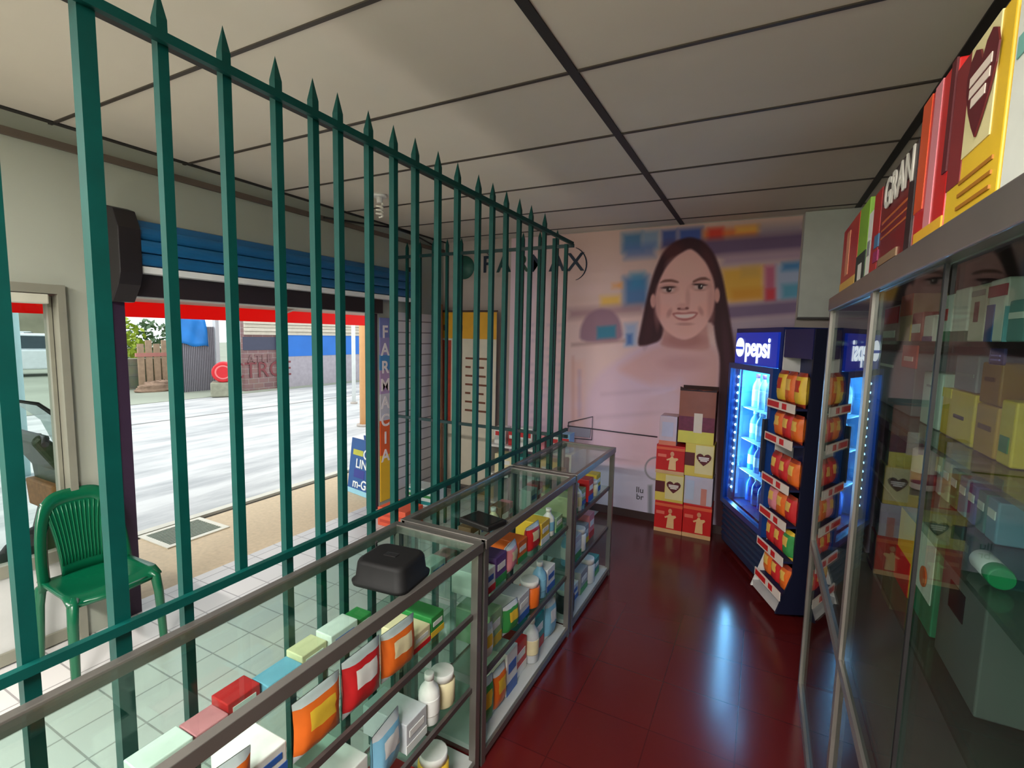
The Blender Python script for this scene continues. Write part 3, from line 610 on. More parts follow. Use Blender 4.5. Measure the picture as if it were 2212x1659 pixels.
    ell(1473, 640, 5, 24, (222, 180, 166), .9, .7); ell(1486, 645, 5, 22, (190, 140, 130), .9, .5); ell(1475, 662, 13, 7, (206, 156, 146), .8, .8); ell(1467, 667, 4, 2.5, (120, 72, 70), .6); ell(1484, 666, 4, 2.5, (120, 72, 70), .6); ell(1475, 668, 10, 2.4, (150, 98, 94), .8, .6)
    poly([(1450, 677), (1464, 674), (1478, 676), (1494, 673), (1510, 675), (1500, 688), (1480, 694), (1462, 690)], (180, 112, 108), 3)
    poly([(1455, 679), (1478, 679), (1505, 677), (1496, 685), (1480, 688), (1464, 686)], (232, 206, 198), 3)
    ell(1446, 676, 5, 10, (170, 118, 112), .9, .5, .4); ell(1514, 672, 5, 10, (170, 118, 112), .9, .5, -.4); ell(1480, 700, 18, 3.5, (176, 124, 116), .8, .6)
    # lower left: pale blue field, ring, dark strip
    a = np.abs(np.hypot(U-1418, V-1012)-24); lay(np.clip(1.6-a/1.6, 0, 1)*.8, (120, 124, 130))
    rect(1400, 1048, 1409, 1112, (110, 120, 126), 3, .9)
    for k, yy in enumerate(range(700, 930, 17)):
        for xx in range(1122, 1216, 12): rect(xx, yy, xx+7, yy+5, (150, 140, 160), 4, .35*((xx*7+yy*3) % 5 > 1))
    col[:] = np.clip(col, 0, 255)
    lc = np.where(col/255 <= .04045, col/255/12.92, ((col/255+.055)/1.055)**2.4)
    lc = np.clip(lc*np.array([1.26, 1.14, 1.22]), 0, .92)
    verts = np.stack([X, np.full_like(X, Y), Z], -1).reshape(-1, 3)
    idx = np.arange(nx*nz).reshape(nz, nx)
    faces = np.stack([idx[:-1, :-1], idx[:-1, 1:], idx[1:, 1:], idx[1:, :-1]], -1).reshape(-1, 4)
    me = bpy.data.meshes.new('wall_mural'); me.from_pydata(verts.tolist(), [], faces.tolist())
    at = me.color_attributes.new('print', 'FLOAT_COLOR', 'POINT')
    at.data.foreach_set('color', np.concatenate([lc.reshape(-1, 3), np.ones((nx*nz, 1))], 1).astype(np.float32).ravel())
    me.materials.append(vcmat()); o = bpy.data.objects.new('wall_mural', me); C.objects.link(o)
    s = o.modifiers.new('solid', 'SOLIDIFY'); s.thickness = .003; s.offset = 1
    return tag(o, 'printed wall mural of a smiling woman with long dark hair before pharmacy shelves', 'mural')
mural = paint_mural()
INK = mat((22, 40, 62), .5); INKT = mat((20, 66, 66), .5)
for ch, px, py, m in (('F', 1052, 573, INK), ('A', 1088, 572, INKT), ('R', 1128, 571, mat((50, 84, 66), .5)), ('M', 1163, 570, INK), ('A', 1203, 569, INK), ('X', 1243, 568, INK)):
    p = onY(px, py, YB-.011); text('lettering', ch, .235, frame(p, (1, 0, 0), (0, 0, 1)), m, mural, bold=.003)
def arc(cx, cy, rx, ry, a0, a1, m, name='bracket_arc', r=.007):
    pts = [onY(cx+rx*math.cos(a0+(a1-a0)*k/14), cy+ry*math.sin(a0+(a1-a0)*k/14), YB-.012) for k in range(15)]
    MB().tube(pts, [r*(.35+.65*math.sin(PI*k/14)) for k in range(15)], 6).build(name, m, mural)
arc(1236, 570, 31, 36, -PI*.42, PI*.42, INK); arc(1040, 574, 26, 30, -PI*.4, PI*.3, INK)
b = MB(); c0 = onY(1003, 578, YB-.011); b.lathe([(.001, -.004), (.12, -.004), (.12, .004), (.001, .004)], n=32, M=Matrix.Translation(c0) @ Matrix.Rotation(PI/2, 4, 'X')); b.build('emblem_disc', mat((40, 96, 84), .5), mural)
for s_, px, py in (('llu', 1382, 1059), ('br', 1382, 1074)):
    text('small_lettering', s_, .075, frame(onY(px, py, YB-.011), (1, 0, 0), (0, 0, 1)), mat((50, 54, 64), .5), mural)

# white wall panel right of the mural, thin rail on the back wall
t = thing('wall_panel', 'pale grey flat boxed-in panel hanging high at the right end of the mural wall', 'panel', (.43, YB, 1.83))
MB().rbox((-.225, -.10, 0), (.225, 0, ZC-1.83-.003), .004).build('panel', mat((196, 198, 192), .6), t)
MB().box((-.225, -.095, -.012), (.225, 0, -.0005)).build('lower_edge', mat((70, 66, 66), .6), t)
b = MB(); pts = [onY(x, y, YB-.02) for x, y in ((1226, 920), (1270, 925), (1330, 933), (1420, 944))]; b.tube(pts, .006, 6)
tag(b.build('wall_cable', mat((60, 56, 66), .5)), 'thin dark cable strung low across the mural', 'cable')
t = thing('wall_bracket', 'small grey wire-framed holder hanging on the low cable by the far counter', 'holder', onY(1255, 950, YB-.02))
p = t.location
q = [onY(x, y, YB-.03)-p for x, y in ((1228, 912), (1280, 900), (1278, 950), (1226, 945))]
b = MB(); b.tube(q+[q[0]], .005, 6); b.build('wire_frame', mat((90, 84, 96), .4, .4), t)
q = [onY(x, y, YB-.024)-p for x, y in ((1230, 920), (1276, 926), (1274, 946), (1230, 941))]
b = MB(); b.faces(q + [v+Vector((0, .012, 0)) for v in q], [(0,1,2,3),(7,6,5,4),(0,1,5,4),(1,2,6,5),(2,3,7,6),(3,0,4,7)]); b.build('card_pocket', mat((150, 146, 164), .5), t)

# ---------------------------------------------------------------- cartons stacked on the floor in front of the mural
def stack(name, label, x0, x1, z0, z1, base, bands, yf=4.20, dp=.19, group=None):
    return carton(name, label, (x0, yf, z0+.0006), (x1, yf+dp, z1), base, bands, group=group)
g = 'red cartons at the foot of the mural'
REDB = mat((204, 26, 26), .45, noise=.06); SKIN = mat((222, 150, 110), .5)
def redb(label, x0, x1, z0, z1):
    t = stack('shipping_carton', label, x0, x1, z0, z1, REDB, [('-Y', 0, 0, 1, .12, mat((216, 170, 120), .5), 'colour_band'), ('-Y', 0, .84, 1, .93, mat((228, 96, 60), .5), 'stripe'), ('-Y', .06, .58, .36, .68, mat((232, 110, 90), .5), 'title_strip')], group=g)
    Mx = frame((0, -.0967, t['sz']*.5), (1, 0, 0), (0, 0, 1)); hz = t['sz']*.34
    def flat(P, name, m):
        n = len(P); MB().faces([Mx @ Vector((p[0], p[1], .0016)) for p in P] + [Mx @ Vector((p[0], p[1], -.001)) for p in P], [tuple(range(n)), tuple(range(2*n-1, n-1, -1))] + [(i, (i+1) % n, (i+1) % n+n, i+n) for i in range(n)]).build(name, m, t)
    flat([(.015+.016*math.cos(a*PI/7), hz*.62+.021*math.sin(a*PI/7)) for a in range(14)], 'printed_head', SKIN)
    flat([(-.012, -hz), (.05, -hz), (.046, -hz*.1), (.066, hz*.12), (.058, hz*.26), (.028, hz*.22), (.024, hz*.36), (.006, hz*.36), (0, hz*.2), (-.03, hz*.02), (-.024, -hz*.1), (-.004, hz*.0)], 'printed_figure', mat((236, 186, 130), .5))
    return t
def yelb(label, x0, x1, z0, z1, u=.08):
    t = stack('heart_carton', label, x0, x1, z0, z1, YPALE, [('-Y', 0, .32, .34, .72, MAROON, 'colour_band'), ('-Y', .36, .1, .98, .96, mat((226, 206, 150), .5), 'colour_band')], group='yellow cartons at the foot of the mural')
    heart(t, 0, 0, .035, .01, .115, .10, frame((0, -.095-.0032, t['sz']/2), (1, 0, 0), (0, 0, 1)))
    return t
redb('red carton at the bottom left of the floor stack by the mural', -.75, -.522, 0, .27)
redb('red carton at the bottom right of the floor stack, next to the fridge', -.518, -.295, 0, .285)
yelb('yellow heart-labelled carton above the bottom left red carton', -.755, -.525, .27, .51)
stack('shipping_carton', 'pale lilac carton above the bottom right red carton', -.52, -.30, .285, .52, mat((196, 184, 196), .55), [('-Y', .6, .0, .8, .6, mat((206, 130, 116), .5), 'printed_figure'), ('-Y', .05, .15, .35, .85, mat((184, 190, 206), .5), 'colour_band')])
redb('red carton third up on the left column of the floor stack', -.76, -.53, .51, .755)
yelb('yellow heart-labelled carton under the open brown carton', -.528, -.305, .52, .795)
t = stack('clear_tray', 'pale pink carton on top of the left column of the floor stack', -.745, -.605, .755, 1.0, mat((206, 176, 180), .5), [('-Y', .0, .0, 1, .15, mat((224, 120, 90), .5), 'colour_band'), ('-Y', .15, .3, .8, .8, mat((190, 180, 196), .5), 'colour_band')])
t = thing('open_carton', 'tall brown carton with torn top and purple fruit print, topmost of the right column', 'box', (-.455, 4.295, .7956))
KR = mat((150, 84, 64), .7, noise=.12)
MB().rbox((-.14, -.095, 0), (.14, .095, .43), .003).build('carton', KR, t)
MB().box((-.138, -.0975, .0), (.138, -.094, .10)).build('colour_band', mat((220, 196, 80), .5), t)
MB().box((-.138, -.0972, .10), (.138, -.094, .22)).build('print_field', mat((110, 30, 56), .5, noise=.25, nscale=30), t)
MB().box((-.02, -.098, .09), (.045, -.094, .25)).build('printed_figure', mat((222, 190, 160), .5), t)
b = MB(); b.prism([(-.14, .43), (-.14, .462), (-.1, .448), (-.05, .438), (0, .446), (.04, .436), (.1, .442), (.14, .45), (.14, .43)], 'Y', -.095, -.088); b.build('torn_flap', mat((60, 34, 30), .8), t); MB().box((-.14, .085, .43), (.14, .094, .46)).build('rear_flap', mat((60, 34, 30), .8), t)

# ---------------------------------------------------------------- beverage fridge
P0 = onZ(1561, 1176, 0); P1 = onZ(1650, 1279, 0); dv = (P1-P0); FW_ = dv.length; TH = math.atan2(dv.y, dv.x); dv.normalize()
FH = 1.735; FD = .45
t = fr_ = thing('beverage_fridge', 'navy glass-door drinks fridge glowing blue beside the carton stack', 'fridge', (P0.x, P0.y, 0), TH)
b = MB(); w_ = FW_; s_ = .035
b.box((0, 0, .05), (s_, FD, FH)).box((w_-s_, 0, .05), (w_, FD, FH)).box((s_, FD-.03, .05), (w_-s_, FD, FH)).box((s_, 0, FH-.03), (w_-s_, FD-.03, FH)).box((s_, .02, .38), (w_-s_, FD-.03, .41)).box((s_, .02, .05), (w_-s_, FD-.03, .08))
b.build('cabinet_body', mat((18, 34, 96), .4), t)
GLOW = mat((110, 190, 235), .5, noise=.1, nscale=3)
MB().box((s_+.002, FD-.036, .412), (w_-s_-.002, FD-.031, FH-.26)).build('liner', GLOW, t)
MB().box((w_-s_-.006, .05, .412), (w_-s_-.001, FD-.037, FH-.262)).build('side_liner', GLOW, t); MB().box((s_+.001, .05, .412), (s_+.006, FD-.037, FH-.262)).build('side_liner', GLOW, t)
MB().box((s_, -.015, FH-.26), (w_-s_, .05, FH-.032)).build('light_header', mat((14, 40, 150), .3, emit=.4), t)
hm = mat((235, 245, 255), .4, emit=.9)
text('logo_lettering', 'pepsi', .19, frame((w_*.56, -.017, FH-.14), (1, 0, 0), (0, 0, 1)), hm, t, bold=.004)
b = MB(); b.lathe([(.001, -.003), (.07, -.003), (.07, .003), (.001, .003)], n=28, M=Matrix.Translation((.125, -.017, FH-.14)) @ Matrix.Rotation(PI/2, 4, 'X')); b.build('logo_disc', hm, t)
b = MB(); b.box((.06, -.0215, FH-.155), (.19, -.0195, FH-.135)); b.build('logo_wave', mat((40, 70, 190), .4, emit=.5), t)
b = MB()
for y0 in (0,): b.box((0.004, -.045, .37), (.045, -.003, FH-.262)).box((w_-.045, -.045, .37), (w_-.004, -.003, FH-.262)).box((.045, -.045, .37), (w_-.045, -.003, .41)).box((.045, -.045, FH-.30), (w_-.045, -.003, FH-.262))
b.build('door_frame', mat((20, 60, 130), .35), t)
MB().box((.045, -.028, .41), (w_-.045, -.022, FH-.30)).build('door_pane', glass((190, 226, 246), .05), t)
MB().rbox((w_-.04, -.075, .8), (w_-.02, -.045, 1.15), .004).build('door_handle', mat((30, 40, 60), .4), t)
b = MB()
for k in range(6):
    z = .10 + k*.045; b.prism([(-.006, z), (-.028, z+.006), (-.028, z+.02), (-.006, z+.034)], 'X', .02, w_-.02)
b.box((.0, -.012, .052), (w_, -.001, .365)); b.build('grille', mat((24, 44, 76), .45), t)
LED = mat((220, 240, 255), .4, emit=14)
for k in range(15): MB().sphere((.062, .012, .50+k*.062), .0085, 8, 6).build('led', LED, t)
MB().box((.047, .014, .46), (.076, .022, FH-.30)).build('led_strip', mat((150, 190, 220), .4), t)
SHZ = (.42, .66, .90, 1.14)
for z in SHZ[1:]: MB().box((s_+.002, .06, z-.006), (w_-s_-.002, FD-.04, z)).build('wire_shelf', mat((170, 200, 220), .4, .3), t)
# drink bottles: own things standing on the fridge shelves
Mf = Matrix.Translation((P0.x, P0.y, 0)) @ Matrix.Rotation(TH, 4, 'Z')
DC = {.42: ((24, 90, 190), (20, 60, 150), (226, 200, 60), 'blue'), .66: ((60, 150, 215), (230, 235, 240), (40, 90, 190), 'clear blue'), .90: ((150, 210, 235), (235, 240, 250), (230, 240, 250), 'pale'), 1.14: ((200, 225, 240), (240, 240, 245), (170, 90, 130), 'white')}
SH4 = {.42: 'bottom', .66: 'second lowest', .90: 'second highest', 1.14: 'top'}
for z in SHZ:
    cb, cl, cc, nm = DC[z]
    zz0 = .412 if z == .42 else z
    for k in range(6):
        p = Mf @ Vector((.105+k*(w_-.21)/5, .14, zz0+.0006))
        ext_bottle('drink_bottle', '%s drink bottle, %s from the left, %s shelf of the fridge' % (nm, ORD[k], SH4[z]), p.x, p.y, p.z, .215 if z < 1.1 else .255, .034, mat(cb, .2, noise=.05), mat(cc, .4), mat(cl, .4, noise=.15, nscale=60), 'drink bottles in the fridge', cat='drink bottle')
L = bpy.data.lights.new('fridge_lamp', 'AREA'); L.shape = 'RECTANGLE'; L.size = .5; L.size_y = .2; L.energy = 6; L.color = (.55, .82, 1.)
lo = bpy.data.objects.new('fridge_lamp', L); C.objects.link(lo); lo.parent = t; lo.location = (w_/2, .18, FH-.275)
L = bpy.data.lights.new('led_lamp', 'AREA'); L.shape = 'RECTANGLE'; L.size = .03; L.size_y = .95; L.energy = 5; L.color = (.62, .86, 1.)
lo = bpy.data.objects.new('led_lamp', L); C.objects.link(lo); lo.parent = t; lo.location = (.085, .03, .93); lo.rotation_euler = (math.radians(90), 0, math.radians(-62))

# ---------------------------------------------------------------- snack rack
P2 = P1 + dv*.02; RW = .345
t = thing('snack_rack', 'navy snack rack with white side panel hung with chip bags between fridge and cabinet', 'snack rack', (P2.x, P2.y, 0), TH)
RH = 1.72
MB().box((0, .10, .06), (RW, .13, RH)).build('back_panel', NAVY, t)
for x in (0, RW-.012): MB().prism([(.13, .06), (-.10, .06), (-.02, .30), (-.0, RH), (.13, RH)], 'X', x, x+.012).build('side_panel', WHITE if x == 0 else mat((12, 16, 42), .5), t)
MB().box((.012, -.005, RH-.17), (RW-.012, .012, RH)).build('header_board', mat((14, 22, 84), .4), t)
MB().box((.012, -.09, .06), (RW-.012, .10, .10)).build('base', mat((200, 196, 196), .5), t)
Mr = Matrix.Translation((P2.x, P2.y, 0)) @ Matrix.Rotation(TH, 4, 'Z')
rows = [(1.27, 'top', ('yellow', 'orange', 'yellow')), (1.06, 'second', ('orange', 'red', 'orange')), (.80, 'third', ('red', 'red', 'orange')), (.585, 'fourth', ('pink', 'orange', 'red')), (.375, 'fifth', ('red', 'red', 'green')), (.165, 'bottom', ('orange', 'red', 'orange'))]
for i, (z, rn, cols) in enumerate(rows):
    MB().box((.012, -.075, z-.012), (RW-.012, .10, z)).build('shelf', mat((30, 34, 70), .5), t)
    s = MB().box((.006, -.082, z-.03), (RW-.006, -.0755, z+.022)).build('price_strip', mat((228, 214, 204), .5), t)
    b = MB(); b.box((.02, -.0836, z-.02), (.16, -.0818, z+.014)); b.box((.20, -.0836, z-.02), (.25, -.0818, z+.014)); b.build('strip_print', RED, s)
    for k, cn in enumerate(cols):
        p = Mr @ Vector((.066+k*.1065, -.015, z+.001)); h = .20 if i < 1 else .165
        pouch('snack_bag', '%s chip bag, %s on the %s row of the navy snack rack' % (cn, ('left', 'middle', 'right')[k], rn), p, TH, .098, h, .065, CM[cn], mat((160, 60, 40), .3) if cn != 'green' else CM['yellow'], mat((236, 190, 90), .4) if cn != 'yellow' else mat((200, 60, 30), .4), 'chip bags on the rack', seed=i*7+k)

# ---------------------------------------------------------------- street-side corner: banner, column sign, low shelf
t = thing('roll_up_banner', 'standing banner with yellow header and cream lower half in the far corner', 'banner', (-2.74, 4.28, 0)); t.scale = (1.06, 1, 1)
MB().box((-.34, -.003, .06), (.34, .003, 1.87)).build('banner_sheet', mat((214, 206, 188), .6), t)
MB().box((-.34, -.0045, 1.60), (.34, -.002, 1.87)).build('header_print', mat((222, 164, 40), .55, noise=.08), t)
MB().box((-.32, -.0048, .7), (-.17, -.002, 1.58)).build('side_print', mat((176, 60, 40), .55, noise=.3, nscale=12), t)
PM = mat((110, 60, 40), .6)
for x in (-.25, -.05, .10, .26): MB().box((x-.012, -.0062, 1.68), (x+.012, -.004, 1.74)).build('print_mark', PM, t)
for x in (.05, .2):
    for k in range(7): MB().box((x-.05, -.0062, .85+k*.09), (x+.05-.02*(k % 3), -.004, .87+k*.09)).build('print_line', PM, t)
MB().rbox((-.36, -.05, 0), (.36, .05, .06), .01).build('base_case', ALUD, t)
MB().box((-.345, -.008, 1.87), (.345, .008, 1.89)).build('top_bar', mat((70, 44, 36), .5), t)
t = thing('wood_plank', 'brown wooden plank leaning in the corner left of the yellow-headed banner', 'plank', (-2.96, 4.10, 0))
b = MB(); b.box((-.06, -.012, 0), (.06, .012, 1.95), Matrix.Rotation(math.radians(-2.6), 4, 'Y') @ Matrix.Rotation(math.radians(-3.0), 4, 'X')); b.build('board', mat((122, 82, 56), .6, noise=.2, nscale=6), t)
MB().box((-.062, -.014, 0), (.062, .014, .25)).build('foot_block', mat((110, 72, 50), .6), t)

t = thing('pharmacy_sign', 'tall narrow coloured pharmacy sign on the wall beside the street opening', 'sign', (XW, 3.48, 0))
cols = [(1.60, 1.78, (120, 130, 190)), (1.44, 1.60, (150, 140, 190)), (1.30, 1.44, (66, 140, 196)), (1.08, 1.30, (180, 150, 190)), (.83, 1.08, (206, 204, 214)), (.50, .83, (232, 96, 44)), (.06, .50, (240, 188, 40))]
for z0, z1, c in cols: MB().box((.001, -.065, z0), (.011, .065, z1)).build('colour_panel', mat(c, .5, noise=.04), t)
for k, ch in enumerate('FARMACIA'):
    pz = onX(828, 718+k*38.2, XW).z
    text('lettering', ch, .16, frame((.0125, 0, pz), (0, 1, 0), (0, 0, 1)), mat((250, 236, 236), .5), t, bold=.003)

t = thing('low_shelf', 'low white display shelf against the mural behind the fence', 'shelf', (-1.85, 4.15, 0))
b = MB(); b.box((-.42, -.2, .0), (-.40, .2, .62)); b.build('side_panel', WHITE, t); MB().box((.40, -.2, 0), (.42, .2, .62)).build('side_panel', WHITE, t)
for z in (.05, .32, .60): MB().box((-.40, -.2, z), (.40, .2, z+.02)).build('shelf_board', WHITE, t)
for k, (x, cn, h, w2) in enumerate(((-.32, 'white', .16, .12), (-.18, 'red', .13, .1), (-.05, 'white', .18, .13), (.09, 'pink', .14, .1), (.22, 'white', .15, .12), (.34, 'light blue', .17, .08))):
    carton('medicine_carton', '%s carton, %s from the left on top of the low white shelf' % (cn, ORD[k]), (-1.85+x-w2/2, 4.0, .6206), (-1.85+x+w2/2, 4.12, .62+h), CM[cn], [('-Y', .1, .5, .9, .75, CM['red' if cn != 'red' else 'white'], 'title_strip')], group='cartons on the low shelf')
for k, (x, cn) in enumerate(((-.27, 'cream'), (-.05, 'teal'), (.2, 'yellow'))):
    carton('medicine_carton', '%s carton, %s from the left on the middle board of the low white shelf' % (cn, ORD[k]), (-1.85+x-.09, 3.98, .3406), (-1.85+x+.09, 4.12, .53), CM[cn], [('-Y', .1, .5, .9, .7, CM['white'], 'title_strip')], group='cartons on the low shelf')
carton('striped_carton', 'low white carton with green stripes on the floor below the corner plank', (-3.02, 3.66, .0006), (-2.68, 3.86, .17), mat((216, 226, 222), .5), [('-Y', 0, .1, 1, .3, CM['teal'], 'stripe'), ('-Y', 0, .5, 1, .65, CM['green'], 'stripe'), ('-Y', 0, .8, 1, .9, CM['teal'], 'stripe')])
t = carton('orange_crate', 'orange-red plastic crate on the white tiles near the opening', (-2.86, 3.10, .0006), (-2.56, 3.34, .16), mat((220, 90, 60), .45), [('-Y', .08, .2, .92, .35, mat((190, 66, 44), .5), 'slot_band'), ('-Y', .08, .55, .92, .7, mat((190, 66, 44), .5), 'slot_band')], cat='crate')

# bulb by the ceiling edge and black cable
p = onZ(820, 424, ZC-.012)
t = thing('ceiling_bulb', 'bare white spiral bulb in a ceiling holder near the street wall', 'bulb', (p.x, p.y, ZC))
MB().lathe([(.05, -.018), (.05, 0)], n=18).build('rose', WHITE, t)
MB().lathe([(.02, -.06), (.022, -.018)], n=14).build('socket', WHITE, t)
b = MB(); b.tube([(.022*math.cos(k*.55), .022*math.sin(k*.55), -.065-.0022*k) for k in range(40)], .007, 8); b.build('spiral_tube', mat((240, 236, 226), .3), t)
b = MB(); pts = [onX(x, y, XW+.03) for x, y in ((700, 470), (780, 482), (850, 492), (900, 510), (940, 532))]; b.tube(pts, .008, 6)
tag(b.build('wall_wire', BLACK), 'black wire sagging along the top of the street wall', 'wire')

# ---------------------------------------------------------------- green plastic chair
t = thing('plastic_chair', 'green plastic chair with a slatted fan back against the street wall', 'chair', (-2.88, 1.14, 0)); t.scale = (.95, .9, .945)
GC = mat((4, 82, 54), .25, noise=.04); SZ = .43
def cg(nu, nv, fn, th, name):
    b = MB(); V = [[b.bm.verts.new(fn(i/nu, j/nv)) for i in range(nu+1)] for j in range(nv+1)]
    for j in range(nv):
        for i in range(nu): b.bm.faces.new((V[j][i], V[j][i+1], V[j+1][i+1], V[j+1][i])).smooth = True
    o = b.build(name, GC, t); m = o.modifiers.new('s', 'SOLIDIFY'); m.thickness = th; m.offset = 0; return o
def seatf(u, v):
    x = -.17+.36*u; y = (v-.5)*(.40+.03*u)
    z = SZ - .018*math.sin(PI*u)*math.sin(PI*v) - (.03*max(0, u-.85)/.15) + .012*(abs(v-.5)*2)**6
    return (x, y, z)
cg(14, 14, seatf, .012, 'seat')
def backx(z): return -.165 - .075*(z-SZ)/.46 
def arch(s, k):       # k = 0 outer edge, 1 inner edge of the frame band
    a = PI*(1-s); w_ = .215-.055*k; h_ = .470-.075*k; e = abs(math.cos(a))
    yy = w_*math.cos(a); z = SZ-.03+.03*k*0 + h_*max(0, 1-e**4.2)**.42
    return Vector((backx(z)+.05*(yy/.215)**2+.012*math.sin(PI*k), yy, z))
def band(u, v): return arch(v, u)
cg(5, 48, band, .012, 'back_frame')
def splat(u, v):
    z = SZ+.005+.395*v; wv = .10+.055*v**2.2; y = (u-.5)*2*wv
    return (backx(z)+.05*(y/.215)**2+.004, y, z + .02*(1-(2*u-1)**2)*v)
cg(14, 10, splat, .008, 'back_splat')
b = MB()
for k in range(13):
    u = .05+.075*k; P = [Vector(splat(u, v/8))+Vector((.006, 0, 0)) for v in range(1, 8)]; b.tube(P, .0035, 5)
b.build('back_ribs', mat((6, 92, 58), .3), t)
for sx, sy in ((1, 1), (1, -1), (-1, 1), (-1, -1)):
    x0, y0 = (.165 if sx > 0 else -.15), sy*.185
    b = MB(); b.tube([(x0-.01*sx, y0-.012*sy, SZ-.004), (x0+.012*sx, y0+.004*sy, SZ-.03), (x0+.022*sx, y0+.012*sy, SZ-.12), (x0+.035*sx, y0+.02*sy, .012), (x0+.035*sx, y0+.02*sy, 0)], [.02, .026, .024, .02, .02], 8); b.build('leg', GC, t, smooth=True)
b = MB(); b.tube([(.17, -.19, SZ-.03), (.19, 0, SZ-.035), (.17, .19, SZ-.03)], .016, 8); b.build('seat_apron', GC, t, smooth=True)

# ---------------------------------------------------------------- outside
ASPH = mat((182, 184, 182), .65, noise=.0, key='asph'); _nt = ASPH.node_tree; _N = _nt.nodes.new
_g = _N('ShaderNodeNewGeometry'); _m = _N('ShaderNodeMapping'); _m.inputs['Scale'].default_value = (1.5, .28, 1); _n = _N('ShaderNodeTexNoise'); _n.inputs['Scale'].default_value = 1.6; _n.inputs['Detail'].default_value = 7; _n.inputs['Roughness'].default_value = .65
_r = _N('ShaderNodeValToRGB'); _r.color_ramp.elements[0].position = .32; _r.color_ramp.elements[0].color = (.30, .31, .32, 1); _r.color_ramp.elements[1].position = .58; _r.color_ramp.elements[1].color = (.60, .60, .585, 1)
_nt.links.new(_g.outputs['Position'], _m.inputs['Vector']); _nt.links.new(_m.outputs[0], _n.inputs['Vector']); _nt.links.new(_n.outputs['Fac'], _r.inputs[0]); _nt.links.new(_r.outputs[0], _nt.nodes['Principled BSDF'].inputs['Base Color'])
struct(MB().box((-60, -40, -.30), (-4.36, 60, -.06)).build('street', ASPH))
struct(MB().box((-4.24, -6, -.2), (XW-.15, 14, -.001)).build('sidewalk', mat((206, 184, 152), .7, noise=.10, nscale=30)))
struct(MB().box((-4.38, -6, -.2), (-4.30, 14, .012)).build('kerb', mat((214, 210, 196), .7)))
struct(MB().box((-4.30, -6, -.2), (-4.24, 14, -.012)).build('kerb_joint', mat((70, 62, 52), .8)))
struct(MB().box((-9.75, -40, -.0605), (-9.69, 60, -.0575)).build('road_seam', mat((110, 108, 104), .8)))
struct(MB().box((-4.50, -6, -.1), (-4.38, 14, -.052)).build('gutter', mat((120, 116, 106), .7)))
t = thing('drain_grate', 'square metal drain cover with a pale frame set in the sidewalk', 'drain cover', (-4.08, 2.2, 0))
b = MB()
for a in ((-.21, -.24, -.17, .24), (.17, -.24, .21, .24), (-.17, -.24, .17, -.20), (-.17, .20, .17, .24)): b.box((a[0], a[1], 0), (a[2], a[3], .008))
b.build('frame', mat((226, 222, 206), .6), t)
b = MB(); b.box((-.17, -.20, 0), (.17, .20, .003))
for k in range(12): b.box((-.165+k*.029, -.2, .003), (-.15+k*.029, .2, .006))
b.build('grating', mat((128, 136, 120), .6), t)
# awning with red fascia
t = thing('awning', 'street awning with a bright red fascia board above the opening', 'awning', (-3.7, 2.4, 0))
VIN = mat((240, 36, 26), .45, noise=0., key='vinyl'); _nt = VIN.node_tree
_t = _nt.nodes.new('ShaderNodeBsdfTranslucent'); _t.inputs[0].default_value = (*lin((250, 46, 34)), 1); _x = _nt.nodes.new('ShaderNodeMixShader'); _x.inputs[0].default_value = .6
_nt.links.new(_nt.nodes['Principled BSDF'].outputs[0], _x.inputs[1]); _nt.links.new(_t.outputs[0], _x.inputs[2]); _nt.links.new(_x.outputs[0], _nt.nodes['Material Output'].inputs[0])
MB().box((-.604, -4.2, 1.722), (-.60, 5.2, 1.89)).build('fascia', VIN, t)
MB().prism([(-.60, 1.84), (.42, 2.10), (.42, 2.13), (-.60, 1.87)], 'Y', -4.2, 5.2).build('canopy_sheet', mat((180, 180, 176), .6), t)
b = MB()
for y in (-3, -1.1, .9, 2.9, 4.8): b.prism([(-.60, 1.80), (.42, 2.06), (.42, 2.095), (-.60, 1.835)], 'Y', y, y+.04)
b.build('rafters', mat((150, 140, 132), .6), t)
# A-frame sign on the pavement
a0, a1 = onZ(752, 1060, 0), onZ(808, 1081, 0); dd = a1-a0; wdt = dd.length*1.0; th = math.atan2(dd.y, dd.x)
t = thing('sidewalk_sign', 'blue folding sidewalk sign with white lettering beside the opening', 'sign', ((a0.x+a1.x)/2, (a0.y+a1.y)/2, 0), th)
tl = Matrix.Rotation(math.radians(-7), 4, 'X')
hh = (onY(752, 950, a0.y).z)+.02
MB().box((-wdt/2, -.012, .0), (wdt/2, .0, hh), tl).build('front_board', mat((24, 82, 150), .45, noise=.08), t)
MB().box((-wdt/2, 0, 0), (wdt/2, .012, hh), Matrix.Translation((0, .26, 0)) @ Matrix.Rotation(math.radians(7), 4, 'X')).build('rear_board', mat((24, 82, 150), .45), t)
MB().box((-wdt/2, -.0135, .0), (wdt/2, -.0115, .05), tl).build('pale_foot', mat((150, 206, 226), .5), t)
MB().box((-wdt*.4, -.0135, hh*.70), (-wdt*.02, -.0115, hh*.80), tl).build('yellow_mark', mat((190, 190, 60), .5), t)
for s_, u, v, sz in (('C', .1, .74, .13), ('LINE', 0.03, .55, .12), ('m-Ge', .02, .19, .12)):
    text('lettering', s_, sz*wdt/.42, tl @ frame((wdt*u, -.0145, hh*v), (1, 0, 0), (0, 0, 1)), mat((238, 244, 248), .5), t, bold=.002)
MB().box((-wdt*.3, -.0136, hh*.3), (wdt*.1, -.0115, hh*.45), tl).build('dark_print', mat((40, 50, 140), .5), t)
